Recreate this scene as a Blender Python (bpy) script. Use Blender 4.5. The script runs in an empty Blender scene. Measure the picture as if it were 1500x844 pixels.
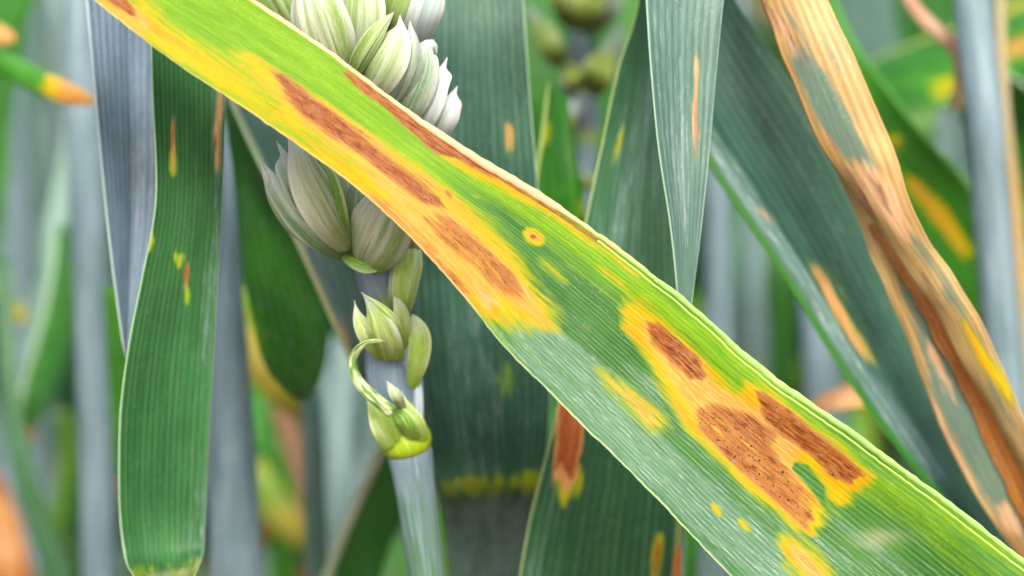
import bpy, math, random
import numpy as np
from mathutils import Vector

# ------------------------------------------------------------------ camera, world, sun, exposure
scene = bpy.context.scene
COL = scene.collection
PITCH = math.radians(12.0)
FOCUS = 0.35                 # metres to the striped leaf
FRAME_W = 0.15               # metres across the frame at that distance
PX = FRAME_W / 1500.0
MID = Vector((0.0, 0.0, 0.60))
FWD = Vector((0.0, math.cos(PITCH), -math.sin(PITCH)))
UPV = Vector((0.0, math.sin(PITCH), math.cos(PITCH)))
RIGHT = Vector((1.0, 0.0, 0.0))
CAM = MID - FWD * FOCUS

cam_data = bpy.data.cameras.new("camera")
cam = bpy.data.objects.new("camera", cam_data)
COL.objects.link(cam)
cam.location = CAM
cam.rotation_euler = (math.pi / 2 - PITCH, 0, 0)
cam_data.sensor_width = 36.0
cam_data.lens = 36.0 * FOCUS / FRAME_W
cam_data.clip_start = 0.02
cam_data.clip_end = 400.0
cam_data.dof.use_dof = True
cam_data.dof.focus_distance = FOCUS + 0.004
cam_data.dof.aperture_fstop = 10.5
scene.camera = cam

SUN_EL, SUN_AZ = math.radians(41), math.radians(174)     # azimuth clockwise from +Y: behind the camera, to its right
world = bpy.data.worlds.new("World")
scene.world = world
world.use_nodes = True
wn = world.node_tree
bg = wn.nodes["Background"]
sky = wn.nodes.new("ShaderNodeTexSky")
sky.sky_type = 'NISHITA'
sky.sun_disc = False
sky.sun_elevation = SUN_EL
sky.sun_rotation = SUN_AZ
sky.air_density = 1.0
sky.dust_density = 6.0
sky.ozone_density = 1.0
wn.links.new(sky.outputs[0], bg.inputs[0])
bg.inputs[1].default_value = 0.12

sun_data = bpy.data.lights.new("sun", 'SUN')
sun = bpy.data.objects.new("sun", sun_data)
COL.objects.link(sun)
sun_data.energy = 1.5
sun_data.angle = math.radians(16)
sun_data.color = (1.0, 0.96, 0.88)
sdir = Vector((math.sin(SUN_AZ) * math.cos(SUN_EL), math.cos(SUN_AZ) * math.cos(SUN_EL), math.sin(SUN_EL)))
sun.rotation_euler = sdir.to_track_quat('Z', 'Y').to_euler()
sun.location = (0, -2, 3)

scene.render.engine = 'CYCLES'
scene.view_settings.view_transform = 'Standard'
scene.view_settings.look = 'None'
scene.view_settings.gamma = 1.0
scene.view_settings.use_curve_mapping = False
scene.view_settings.exposure = 1.2
scene.cycles.use_denoising = True
scene.cycles.filter_width = 1.1
scene.cycles.max_bounces = 4
scene.cycles.diffuse_bounces = 2
scene.cycles.glossy_bounces = 2
scene.cycles.transmission_bounces = 3
scene.cycles.transparent_max_bounces = 4

rng = random.Random(7)

# ------------------------------------------------------------------ helpers
def deep(Y):
    """depths beyond 8 cm are spread out towards the back rows"""
    return np.where(np.asarray(Y) > .08, .08 + (np.asarray(Y) - .08) * 1.7, Y)

def at(px, py, Y=0.0):
    """photo pixel -> point on the upright plane y = Y"""
    Y = float(deep(Y))
    d = FWD + RIGHT * ((px - 750) * PX / FOCUS) + UPV * ((422 - py) * PX / FOCUS)
    t = (Y - CAM.y) / d.y
    return CAM + d * t

def sc(Y):
    """metres per photo pixel at depth Y"""
    return PX * (float(deep(Y)) - CAM.y) / (-CAM.y)

def lin(r, g, b, k=0.8):
    f = lambda c: (c / 255 / 12.92) if c <= 10 else ((c / 255 + 0.055) / 1.055) ** 2.4
    return (f(r) * k, f(g) * k, f(b) * k, 1.0)

def crom(pts, n):
    """Catmull-Rom through rows of pts, n samples"""
    P = np.asarray(pts, float)
    m = len(P)
    if m == 2:
        t = np.linspace(0, 1, n)[:, None]
        return P[0] * (1 - t) + P[1] * t
    E = np.vstack([2 * P[0] - P[1], P, 2 * P[-1] - P[-2]])
    # spread samples by chord length
    seg = np.linalg.norm(np.diff(P[:, :2], axis=0), axis=1) + 1e-6
    cum = np.concatenate([[0], np.cumsum(seg)])
    s = np.linspace(0, cum[-1], n)
    i = np.clip(np.searchsorted(cum, s, side='right') - 1, 0, m - 2)
    u = ((s - cum[i]) / seg[i])[:, None]
    p0, p1, p2, p3 = E[i], E[i + 1], E[i + 2], E[i + 3]
    return 0.5 * (2 * p1 + (p2 - p0) * u + (2 * p0 - 5 * p1 + 4 * p2 - p3) * u ** 2 + (3 * p1 - p0 - 3 * p2 + p3) * u ** 3)

def to3(arr):
    """rows (px,py,Y) -> world rows"""
    a = np.asarray(arr, float)
    d = (np.array(FWD)[None] + np.array(RIGHT)[None] * ((a[:, 0:1] - 750) * PX / FOCUS)
         + np.array(UPV)[None] * ((422 - a[:, 1:2]) * PX / FOCUS))
    t = (deep(a[:, 2:3]) - CAM.y) / d[:, 1:2]
    return np.array(CAM)[None] + d * t

def sdf(poly, x, y):
    """signed distance, positive inside"""
    P = np.asarray(poly, float)
    d2 = np.full(x.shape, 1e18)
    ins = np.zeros(x.shape, bool)
    n = len(P)
    for i in range(n):
        ax, ay = P[i]; bx, by = P[(i + 1) % n]
        ex, ey = bx - ax, by - ay
        L = ex * ex + ey * ey + 1e-9
        t = np.clip(((x - ax) * ex + (y - ay) * ey) / L, 0, 1)
        d2 = np.minimum(d2, (x - ax - t * ex) ** 2 + (y - ay - t * ey) ** 2)
        if abs(ey) > 1e-9:
            c = ((ay > y) != (by > y)) & (x < ex * (y - ay) / ey + ax)
            ins ^= c
    d = np.sqrt(d2)
    return np.where(ins, d, -d)

def sstep(a, b, x):
    t = np.clip((x - a) / (b - a), 0, 1)
    return t * t * (3 - 2 * t)

def blob(cx, cy, length, width, ang):
    """elongated blob polygon in photo pixels (ang in degrees, screen, y down)"""
    a = math.radians(ang); out = []
    for k in range(14):
        q = 2 * math.pi * k / 14
        u, v = math.cos(q) * length / 2, math.sin(q) * width / 2
        out.append((cx + u * math.cos(a) - v * math.sin(a), cy + u * math.sin(a) + v * math.cos(a)))
    return out

def link_mesh(name, verts, faces, mat, parent=None, smooth=True, uv=None, cols=None):
    me = bpy.data.meshes.new(name)
    v = np.asarray(verts, np.float32)
    f = np.asarray(faces, np.int32)
    me.from_pydata([], [], [])
    me.vertices.add(len(v)); me.vertices.foreach_set('co', v.ravel())
    k = f.shape[1]
    me.loops.add(f.size); me.loops.foreach_set('vertex_index', f.ravel())
    me.polygons.add(len(f))
    me.polygons.foreach_set('loop_start', np.arange(0, f.size, k, dtype=np.int32))
    me.polygons.foreach_set('loop_total', np.full(len(f), k, np.int32))
    if smooth:
        me.polygons.foreach_set('use_smooth', np.ones(len(f), bool))
    if uv is not None:
        l = me.uv_layers.new(name="UVMap")
        l.data.foreach_set('uv', np.asarray(uv, np.float32)[f.ravel()].ravel())
    if cols:
        for nm, arr in cols.items():
            a = me.attributes.new(nm, 'FLOAT_COLOR', 'POINT')
            full = np.ones((len(v), 4), np.float32); full[:, :arr.shape[1]] = arr
            a.data.foreach_set('color', full.ravel())
    me.update(calc_edges=True)
    me.validate()
    me.materials.append(mat)
    o = bpy.data.objects.new(name, me)
    COL.objects.link(o)
    if parent is not None:
        o.parent = parent
    return o

def empty(name, loc):
    o = bpy.data.objects.new(name, None)
    o.empty_display_size = 0.01
    COL.objects.link(o)
    return o          # kept at the origin of the scene: children carry world coordinates

def tag(o, label, cat, group=None, kind=None):
    if label: o['label'] = label
    if cat: o['category'] = cat
    if group: o['group'] = group
    if kind: o['kind'] = kind
    return o

# ------------------------------------------------------------------ materials
class NT:
    def __init__(s, name):
        s.m = bpy.data.materials.new(name); s.m.use_nodes = True
        s.t = s.m.node_tree; s.t.nodes.clear()
        s.out = s.t.nodes.new('ShaderNodeOutputMaterial')
    def n(s, typ, **kw):
        nd = s.t.nodes.new(typ)
        for k, v in kw.items():
            if k.startswith('i_'):
                key = k[2:]
                key = int(key) if key.isdigit() else key.replace('_', ' ')
                if hasattr(v, 'is_output'): s.t.links.new(v, nd.inputs[key])
                else: nd.inputs[key].default_value = v
            else: setattr(nd, k, v)
        return nd
    def math(s, op, a, b=0.0, c=None, clamp=False):
        nd = s.t.nodes.new('ShaderNodeMath'); nd.operation = op; nd.use_clamp = clamp
        for i, v in enumerate((a, b) if c is None else (a, b, c)):
            if hasattr(v, 'is_output'): s.t.links.new(v, nd.inputs[i])
            else: nd.inputs[i].default_value = v
        return nd.outputs[0]
    def mix(s, f, a, b, mode='MIX'):
        nd = s.t.nodes.new('ShaderNodeMix'); nd.data_type = 'RGBA'; nd.blend_type = mode
        for i, v in ((0, f), (6, a), (7, b)):
            if hasattr(v, 'is_output'): s.t.links.new(v, nd.inputs[i])
            else: nd.inputs[i].default_value = v
        return nd.outputs[2]
    def ss(s, x, a, b):
        nd = s.t.nodes.new('ShaderNodeMapRange'); nd.interpolation_type = 'SMOOTHSTEP'
        nd.inputs[1].default_value = a; nd.inputs[2].default_value = b
        s.t.links.new(x, nd.inputs[0])
        return nd.outputs[0]
    def vec(s, x, y, z=0.0):
        nd = s.t.nodes.new('ShaderNodeCombineXYZ')
        for i, v in enumerate((x, y, z)):
            if hasattr(v, 'is_output'): s.t.links.new(v, nd.inputs[i])
            else: nd.inputs[i].default_value = v
        return nd.outputs[0]
    def noise(s, v, scale=1.0, detail=2.0, rough=0.5):
        nd = s.n('ShaderNodeTexNoise', i_Vector=v, i_Scale=scale, i_Detail=detail, i_Roughness=rough)
        return nd.outputs[0]
    def finish(s, col, rough=0.45, spec=0.4, trans=0.3, tcol=None, bump=None, bstr=0.3, bdist=0.0002, sheen=0.0):
        p = s.n('ShaderNodeBsdfPrincipled')
        s.t.links.new(col, p.inputs['Base Color']) if hasattr(col, 'is_output') else setattr(p.inputs['Base Color'], 'default_value', col)
        if hasattr(rough, 'is_output'): s.t.links.new(rough, p.inputs['Roughness'])
        else: p.inputs['Roughness'].default_value = rough
        p.inputs['Specular IOR Level'].default_value = spec
        if sheen:
            p.inputs['Sheen Weight'].default_value = sheen
            p.inputs['Sheen Roughness'].default_value = 0.4
            p.inputs['Sheen Tint'].default_value = (0.8, 0.92, 1, 1)
        if bump is not None:
            b = s.n('ShaderNodeBump', i_Height=bump, i_Strength=bstr, i_Distance=bdist)
            s.t.links.new(b.outputs[0], p.inputs['Normal'])
        sh = p.outputs[0]
        if trans:
            tr = s.n('ShaderNodeBsdfTranslucent')
            c = tcol if tcol is not None else col
            s.t.links.new(c, tr.inputs[0]) if hasattr(c, 'is_output') else setattr(tr.inputs[0], 'default_value', c)
            mx = s.n('ShaderNodeMixShader', i_0=trans)
            s.t.links.new(sh, mx.inputs[1]); s.t.links.new(tr.outputs[0], mx.inputs[2])
            sh = mx.outputs[0]
        s.t.links.new(sh, s.out.inputs[0])
        return s.m

_mc = {}
def leaf_mat(base, dark, vein, wax_sheen=(150, 190, 190), lime=(150, 205, 10), yellow=(255, 215, 0), tan=(232, 160, 90), brown=(165, 70, 22),
             veins=1.5, vstr=0.35, k=0.8, trans=0.28, spec=0.35, rough=0.42, bstr=0.35):
    """wheat blade: parallel veins along the blade, lesion and painted sheen masks read from the mesh (mk: yellow/tan/brown, mk2: lime/wax_sheen/pale)"""
    key = ('leaf', base, dark, vein, wax_sheen, lime, yellow, tan, brown, veins, vstr, k, trans, spec, rough, bstr)
    if key in _mc: return _mc[key]
    t = NT('wheat_blade')
    uv = t.n('ShaderNodeUVMap').outputs[0]
    sep = t.n('ShaderNodeSeparateXYZ', i_0=uv)
    u, v = sep.outputs[0], sep.outputs[1]
    rnd = t.math('MULTIPLY', t.n('ShaderNodeObjectInfo').outputs['Random'], 57.0)
    # streaks that run with the veins (uv in millimetres)
    fine = t.noise(t.vec(t.math('MULTIPLY', u, 0.22), t.math('MULTIPLY', v, 3.2), rnd), 1.0, 3, 0.6)
    mid = t.noise(t.vec(t.math('MULTIPLY', u, 0.06), t.math('MULTIPLY', v, 0.75), rnd), 1.0, 2, 0.55)
    big = t.noise(t.vec(t.math('MULTIPLY', u, 0.05), t.math('MULTIPLY', v, 0.12), rnd), 1.0, 3, 0.55)
    grain = t.noise(t.vec(t.math('MULTIPLY', u, 2.2), t.math('MULTIPLY', v, 5.5), rnd), 1.0, 2, 0.6)
    wob = t.math('MULTIPLY_ADD', mid, 2.6, t.math('MULTIPLY', v, 2 * math.pi * veins))
    wave = t.math('MULTIPLY_ADD', t.math('SINE', wob), 0.5, 0.5)
    amp = t.ss(t.noise(t.vec(t.math('MULTIPLY', u, 0.02), t.math('MULTIPLY', v, veins * 0.8), rnd), 1.0, 1), 0.3, 0.7)
    line = t.math('MULTIPLY', t.math('POWER', wave, 3.0), amp)
    mk = t.n('ShaderNodeAttribute', attribute_name='mk'); mk2 = t.n('ShaderNodeAttribute', attribute_name='mk2')
    s1 = t.n('ShaderNodeSeparateColor', i_0=mk.outputs[0]); s2 = t.n('ShaderNodeSeparateColor', i_0=mk2.outputs[0])
    def masked(m, kk, a, b):
        nz = t.math('ADD', t.math('MULTIPLY', t.math('SUBTRACT', fine, 0.5), kk * 1.3), t.math('MULTIPLY', t.math('SUBTRACT', mid, 0.5), kk * 1.4))
        gate = t.ss(m, 0.0, 0.2)
        return t.ss(t.math('MULTIPLY', t.math('ADD', m, nz), gate), a, b)
    L = lambda c: lin(*c, k)
    hair = t.noise(t.vec(t.math('MULTIPLY', u, 0.35), t.math('MULTIPLY', v, 6.5), rnd), 1.0, 2, 0.6)
    groove = t.math('MULTIPLY', t.math('POWER', t.math('SUBTRACT', 1.0, wave), 3.0), t.ss(fine, 0.3, 0.6))
    col = t.mix(t.ss(big, 0.35, 0.68), L(dark), L(base))
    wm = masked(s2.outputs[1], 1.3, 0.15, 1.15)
    col = t.mix(t.math('MULTIPLY', wm, 0.7), col, L(wax_sheen))  # waxy bloom and painted sheen share this colour
    col = t.mix(t.math('MULTIPLY', line, vstr), col, L(vein))
    col = t.mix(t.math('MULTIPLY', t.ss(hair, 0.54, 0.68), t.math('MULTIPLY_ADD', wm, 0.7, vstr * 0.5)), col, L((min(255, wax_sheen[0] + 56), min(255, wax_sheen[1] + 40), min(255, wax_sheen[2] + 44))))  # pale streaks painted as highlights on the vein ridges, strongest in the sheen
    col = t.mix(t.math('MULTIPLY', t.ss(fine, 0.45, 0.2), 0.5), col, L(dark))
    col = t.mix(t.math('MULTIPLY', groove, 0.6), col, L((int(dark[0] * .7), int(dark[1] * .7), int(dark[2] * .75))))
    lm = masked(s2.outputs[0], 0.6, 0.1, 0.95)
    lcol = t.mix(t.ss(mid, 0.3, 0.7), L((int(lime[0] * .84), int(lime[1] * .92), lime[2])), L(lime))
    lcol = t.mix(t.math('MULTIPLY', t.ss(hair, 0.48, 0.3), 0.4), lcol, L((int(lime[0] * .62), int(lime[1] * .78), lime[2])))
    lcol = t.mix(t.math('MULTIPLY', t.ss(hair, 0.55, 0.7), 0.4), lcol, L((min(255, int(lime[0] * 1.3) + 10), min(255, int(lime[1] * 1.08)), lime[2])))
    col = t.mix(t.math('MULTIPLY', lm, 0.92), col, lcol)
    yl = masked(s1.outputs[0], 0.8, 0.02, 0.6)
    ym = masked(s1.outputs[0], 0.8, 0.30, 0.95)
    ycol = t.mix(t.ss(mid, 0.35, 0.7), L(yellow), L((yellow[0], int(yellow[1] * 0.84), yellow[2])))
    col = t.mix(t.math('MULTIPLY', yl, 0.8), col, L((int(lime[0] * .6 + yellow[0] * .35), int(lime[1] * .6 + yellow[1] * .37), 8)))
    col = t.mix(ym, col, ycol)
    tm = masked(s1.outputs[1], 0.9, 0.15, 0.95)
    tcl = t.mix(t.ss(hair, 0.38, 0.66), L(tan), L((min(255, int(tan[0] * 1.05)), min(255, int(tan[1] * 1.2)), min(255, int(tan[2] * 1.45)))))
    col = t.mix(tm, col, tcl)
    bm = masked(s1.outputs[2], 0.8, 0.18, 0.75)
    bdark = (int(brown[0] * .6), int(brown[1] * .5), int(brown[2] * .5))
    bpale = (min(255, int(brown[0] * 1.2)), int(brown[1] * 1.52), int(brown[2] * 2.3))
    bcl = t.mix(t.ss(t.math('ADD', s1.outputs[2], t.math('MULTIPLY', t.math('SUBTRACT', mid, 0.5), 1.1)), 1.0, 0.6), L(brown), L(bpale))
    mott = t.noise(t.vec(t.math('MULTIPLY', u, 0.55), t.math('MULTIPLY', v, 1.7), rnd), 1.0, 3, 0.65)
    bcl = t.mix(t.math('MULTIPLY', t.ss(mott, 0.5, 0.64), 0.75), bcl, L((min(255, int(brown[0] * 1.2)), min(255, int(brown[1] * 1.7)), min(255, int(brown[2] * 3.4)))))
    bcl = t.mix(t.math('MULTIPLY', t.ss(mott, 0.46, 0.34), 0.7), bcl, L(bdark))
    bcl = t.mix(t.math('MULTIPLY', t.ss(hair, 0.5, 0.62), 0.8), bcl, L(bpale))
    bcl = t.mix(t.math('MULTIPLY', t.ss(grain, 0.56, 0.72), 0.6), bcl, L(bdark))
    bcl = t.mix(t.math('MULTIPLY', t.ss(hair, 0.46, 0.32), 0.6), bcl, L(bdark))
    # the necrosis is darkest along its rim
    rimb = t.math('MULTIPLY', t.ss(bm, 0.25, 0.7), t.ss(bm, 1.0, 0.75))
    col = t.mix(bm, col, bcl)
    col = t.mix(t.math('MULTIPLY', rimb, 0.10), col, L(bdark))
    pm = s2.outputs[2]
    col = t.mix(pm, col, L((244, 232, 205)))
    fleck = t.math('MULTIPLY', t.ss(grain, 0.62, 0.7), t.ss(mid, 0.45, 0.62))  # pale flecks painted in as small glints on the ridges
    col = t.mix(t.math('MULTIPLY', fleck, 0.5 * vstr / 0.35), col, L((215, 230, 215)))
    bh = t.math('ADD', t.math('MULTIPLY', wave, 0.35), t.math('ADD', t.math('MULTIPLY', t.math('ADD', fine, hair), 0.7), t.math('MULTIPLY', grain, 0.35)))
    tc = t.mix(0.35, col, L((185, 225, 30)), 'MIX')
    tc = t.mix(t.math('MAXIMUM', tm, bm), tc, col)
    m = t.finish(col, rough=t.math('MULTIPLY_ADD', fine, 0.25, rough - 0.1), spec=spec, trans=trans, tcol=tc, bump=bh, bstr=bstr, bdist=0.00022)
    _mc[key] = m
    return m

def margin_mat(a, b, k=0.85):
    key = ('margin', a, b, k)
    if key in _mc: return _mc[key]
    t = NT('leaf_margin')
    tc = t.n('ShaderNodeTexCoord').outputs['Object']
    n1 = t.noise(tc, 900.0, 3, 0.6)
    mk = t.n('ShaderNodeAttribute', attribute_name='mk')
    f = t.n('ShaderNodeSeparateColor', i_0=mk.outputs[0]).outputs[0]
    col = t.mix(t.math('ADD', f, t.math('MULTIPLY', t.math('SUBTRACT', n1, 0.5), 0.5), clamp=True), lin(*a, k), lin(*b, k))
    m = t.finish(col, rough=0.5, spec=0.35, trans=0.3, bump=n1, bstr=0.3)
    _mc[key] = m
    return m

def stem_mat(base, dark, light, ribs=9, k=0.8, green=None, gstart=0.0):
    """glaucous stem: fine ribs round the tube, bloom in patches"""
    key = ('stem', base, dark, light, ribs, k, green)
    if key in _mc: return _mc[key]
    t = NT('glaucous_stem')
    uv = t.n('ShaderNodeUVMap').outputs[0]
    sep = t.n('ShaderNodeSeparateXYZ', i_0=uv)
    u, v = sep.outputs[0], sep.outputs[1]
    rnd = t.math('MULTIPLY', t.n('ShaderNodeObjectInfo').outputs['Random'], 43.0)
    cs = t.vec(t.math('MULTIPLY', t.math('COSINE', t.math('MULTIPLY', v, 6.28318)), ribs * 0.5),
               t.math('MULTIPLY', t.math('SINE', t.math('MULTIPLY', v, 6.28318)), ribs * 0.5), t.math('MULTIPLY_ADD', u, 0.07, rnd))
    st = t.noise(cs, 1.0, 3, 0.6)
    cs2 = t.vec(t.math('MULTIPLY', t.math('COSINE', t.math('MULTIPLY', v, 6.28318)), 1.2),
                t.math('MULTIPLY', t.math('SINE', t.math('MULTIPLY', v, 6.28318)), 1.2), t.math('MULTIPLY_ADD', u, 0.05, rnd))
    pt = t.noise(cs2, 1.0, 3, 0.55)
    gr = t.noise(t.vec(t.math('MULTIPLY', u, 4.0), t.math('MULTIPLY', v, 90.0), rnd), 1.0, 2, 0.6)
    L = lambda c: lin(*c, k)
    col = t.mix(t.ss(pt, 0.3, 0.7), L(dark), L(base))
    col = t.mix(t.math('MULTIPLY', t.ss(st, 0.52, 0.75), 0.7), col, L(light))
    col = t.mix(t.math('MULTIPLY', t.ss(gr, 0.55, 0.75), 0.22), col, L(light))
    if green:
        mk = t.n('ShaderNodeAttribute', attribute_name='mk')
        f = t.n('ShaderNodeSeparateColor', i_0=mk.outputs[0]).outputs[0]
        g = t.ss(t.math('MULTIPLY', t.math('ADD', t.math('MULTIPLY', t.math('SUBTRACT', st, 0.5), 2.6), f), t.ss(f, 0.0, 0.15)), 0.35, 0.85)
        col = t.mix(g, col, L(green))
    else:
        col = t.mix(t.math('MULTIPLY', t.ss(st, 0.46, 0.25), 0.6), col, L(dark))
    m = t.finish(col, rough=0.5, spec=0.35, trans=0.08, bump=t.math('ADD', st, t.math('MULTIPLY', gr, 0.3)), bstr=0.4, bdist=0.0003)
    _mc[key] = m
    return m

def scale_mat(name, body, edge, vein, tipc, k=0.74, nveins=7.0, vamt=0.7, basec=(150, 175, 60), bamt=0.6, trans=0.34, flush=None, fside=1.0):
    """glume / lemma: pale papery body, green veins from base to tip (uv.x base to tip, uv.y across)"""
    key = ('scale', name)
    if key in _mc: return _mc[key]
    t = NT(name)
    uv = t.n('ShaderNodeUVMap').outputs[0]
    sep = t.n('ShaderNodeSeparateXYZ', i_0=uv)
    u, v = sep.outputs[0], sep.outputs[1]
    rnd = t.math('MULTIPLY', t.n('ShaderNodeObjectInfo').outputs['Random'], 31.0)
    a = t.noise(t.vec(t.math('MULTIPLY', u, 1.2), t.math('MULTIPLY', v, nveins * 1.8), rnd), 1.0, 3, 0.6)
    b = t.noise(t.vec(t.math('MULTIPLY', u, 2.5), t.math('MULTIPLY', v, 2.0), rnd), 1.0, 3, 0.6)
    g = t.noise(t.vec(t.math('MULTIPLY', u, 18.0), t.math('MULTIPLY', v, 34.0), rnd), 1.0, 2, 0.6)
    wv = t.math('MULTIPLY_ADD', t.math('SINE', t.math('MULTIPLY_ADD', v, 6.28 * nveins * .6, t.math('MULTIPLY', b, 5.0))), 0.5, 0.5)
    L = lambda c: lin(*c, k)
    col = t.mix(t.ss(b, 0.32, 0.68), L(edge), L(body))
    band = t.noise(t.vec(t.math('MULTIPLY', u, 0.7), t.math('MULTIPLY', v, 3.4), rnd), 1.0, 2, 0.5)
    col = t.mix(t.math('MULTIPLY', t.ss(band, 0.5, 0.66), 0.5), col, L((int(body[0] * .2 + vein[0] * .8), int(body[1] * .25 + vein[1] * .75), int(body[2] * .25 + vein[2] * .75))))
    col = t.mix(t.math('MULTIPLY', t.ss(band, 0.46, 0.34), 0.45), col, L((236, 244, 226)))
    col = t.mix(t.math('MULTIPLY', t.ss(a, 0.52, 0.66), vamt), col, L(vein))
    col = t.mix(t.math('MULTIPLY', t.math('MULTIPLY', t.math('POWER', wv, 6.0), t.ss(b, 0.35, 0.6)), vamt * 0.5), col, L(vein))
    base = t.math('MULTIPLY', t.ss(t.math('MULTIPLY_ADD', t.math('SUBTRACT', b, 0.5), 0.5, u), 0.42, 0.02), bamt)
    col = t.mix(base, col, L(basec))
    if flush:
        fl = t.ss(t.math('MULTIPLY_ADD', t.math('SUBTRACT', a, 0.5), 0.7, t.math('MULTIPLY_ADD', v, fside, 0.0 if fside > 0 else 1.0)), 0.5, 0.95)
        col = t.mix(t.math('MULTIPLY', fl, 0.85), col, L(flush))
    rim = t.math('ABSOLUTE', t.math('MULTIPLY_ADD', v, 2.0, -1.0))
    rimw = t.math('MULTIPLY', t.ss(t.math('MULTIPLY_ADD', t.math('SUBTRACT', a, 0.5), 0.3, rim), 0.72, 0.92), t.ss(u, 0.1, 0.4))
    col = t.mix(t.math('MULTIPLY', rimw, 0.75), col, L(tipc))
    col = t.mix(t.ss(t.math('MULTIPLY_ADD', t.math('SUBTRACT', a, 0.5), 0.5, u), 0.62, 0.98), col, L(tipc))
    col = t.mix(t.math('MULTIPLY', t.ss(g, 0.5, 0.75), 0.35), col, L((250, 252, 248)))
    col = t.mix(t.math('MULTIPLY', t.ss(g, 0.45, 0.25), 0.25), col, L(vein))
    m = t.finish(col, rough=0.5, spec=0.35, trans=trans, bump=t.math('ADD', t.math('MULTIPLY', a, 0.8), t.math('MULTIPLY', g, 0.3)), bstr=0.35, bdist=0.0003)
    _mc[key] = m
    return m

# ------------------------------------------------------------------ builders
def blade(ctrl, mat, parent=None, name='blade', nu=80, nv=24, prof=None, bow=0.0, thick=0.00025, masks=(), masks2=(), wavy=0.0, seed=0, extra=None, warp=4.0, ragged=0.0):
    """ctrl rows: (lx,ly,lY, rx,ry,rY) photo pixels + depth of the two margins. prof(s,v)->offset towards the viewer, in widths."""
    C = crom(ctrl, nu)
    if ragged:
        rr = np.random.RandomState(seed + 77)
        for c0 in (0, 3):
            tx = np.gradient(C[:, c0]); ty = np.gradient(C[:, c0 + 1]); ln = np.hypot(tx, ty) + 1e-9
            e = np.interp(np.arange(nu), np.linspace(0, nu, max(8, nu // 3)), rr.randn(max(8, nu // 3))) + 1.2 * np.interp(np.arange(nu), np.linspace(0, nu, max(6, nu // 12)), rr.randn(max(6, nu // 12)))
            C[:, c0] += -ty / ln * e * ragged; C[:, c0 + 1] += tx / ln * e * ragged
    v = np.linspace(0, 1, nv)
    px = C[:, 0:1] * (1 - v) + C[:, 3:4] * v
    py = C[:, 1:2] * (1 - v) + C[:, 4:5] * v
    YY = C[:, 2:3] * (1 - v) + C[:, 5:6] * v
    P = to3(np.stack([px.ravel(), py.ravel(), YY.ravel()], 1)).reshape(nu, nv, 3)
    A, B = P[:, 0], P[:, -1]
    W = np.linalg.norm(B - A, axis=1)
    du = np.gradient(P, axis=0); dv = np.gradient(P, axis=1)
    N = np.cross(du, dv); N /= (np.linalg.norm(N, axis=2, keepdims=True) + 1e-12)
    if np.mean(N[:, :, 1]) > 0: N = -N; flip = True
    else: flip = False
    s = np.linspace(0, 1, nu)
    if prof is None:
        off = bow * (1 - (2 * v[None] - 1) ** 2) * np.ones((nu, 1))
    else:
        off = prof(s[:, None], v[None])
    P = P + N * (off * W[:, None])[:, :, None]
    if wavy:
        rs = np.random.RandomState(seed)
        ph = rs.rand(4) * 6.28
        L = np.cumsum(np.concatenate([[0], np.linalg.norm(np.diff((A + B) / 2, axis=0), axis=1)]))
        wv = (np.sin(L * 150 + ph[0]) + 0.6 * np.sin(L * 290 + ph[1]))[:, None] * (np.abs(2 * v[None] - 1) ** 2) * np.where(v[None] < .5, 1, -0.8)
        P = P + N * (wv * wavy)[:, :, None]
    du = np.gradient(P, axis=0); dv = np.gradient(P, axis=1)
    N = np.cross(du, dv); N /= (np.linalg.norm(N, axis=2, keepdims=True) + 1e-12)
    if flip: N = -N
    L = np.cumsum(np.concatenate([[0], np.linalg.norm(np.diff(P[:, nv // 2], axis=0), axis=1)])) * 1000
    uvg = np.stack([np.repeat(L[:, None], nv, 1), np.repeat((v * np.mean(W) * 1000)[None], nu, 0)], 2).reshape(-1, 2)
    front = (P + N * thick / 2).reshape(-1, 3); back = (P - N * thick / 2).reshape(-1, 3)
    idx = np.arange(nu * nv).reshape(nu, nv)
    q = np.stack([idx[:-1, :-1], idx[1:, :-1], idx[1:, 1:], idx[:-1, 1:]], 2).reshape(-1, 4)
    n0 = nu * nv
    if flip: q = q[:, ::-1]
    qb = q[:, ::-1] + n0
    rims = []
    for ring in (idx[:, 0], idx[-1, :], idx[::-1, -1], idx[0, ::-1]):
        a, b = ring[:-1], ring[1:]
        r = np.stack([a, a + n0, b + n0, b], 1)
        if flip: r = r[:, ::-1]
        rims.append(r)
    faces = np.vstack([q, qb] + rims)
    X, Yp = px.ravel(), py.ravel()
    if warp:      # blotch outlines are pulled out along the veins, each strand by its own amount
        rr = np.random.RandomState(seed + 5)
        def vn(a, b, sm):
            g = rr.randn(a, b)
            ii = np.linspace(0, a - 1.001, nu); i0 = ii.astype(int); fi = (ii - i0)[:, None]; fi = fi * fi * (3 - 2 * fi)
            r = g[i0] * (1 - fi) + g[i0 + 1] * fi
            jj = np.linspace(0, b - 1.001, nv); j0 = jj.astype(int); fj = (jj - j0)[None]; fj = fj * fj * (3 - 2 * fj)
            return r[:, j0] * (1 - fj) + r[:, j0 + 1] * fj
        al = (vn(18, 24, 1) * .8 + vn(30, 12, 1) * .8) * warp
        ac = vn(60, 10, 1) * warp * .28
        tx = np.gradient((C[:, 0] + C[:, 3]) / 2); ty = np.gradient((C[:, 1] + C[:, 4]) / 2); ln = np.hypot(tx, ty) + 1e-9
        X = (px + (tx / ln)[:, None] * al - (ty / ln)[:, None] * ac).ravel()
        Yp = (py + (ty / ln)[:, None] * al + (tx / ln)[:, None] * ac).ravel()
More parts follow.
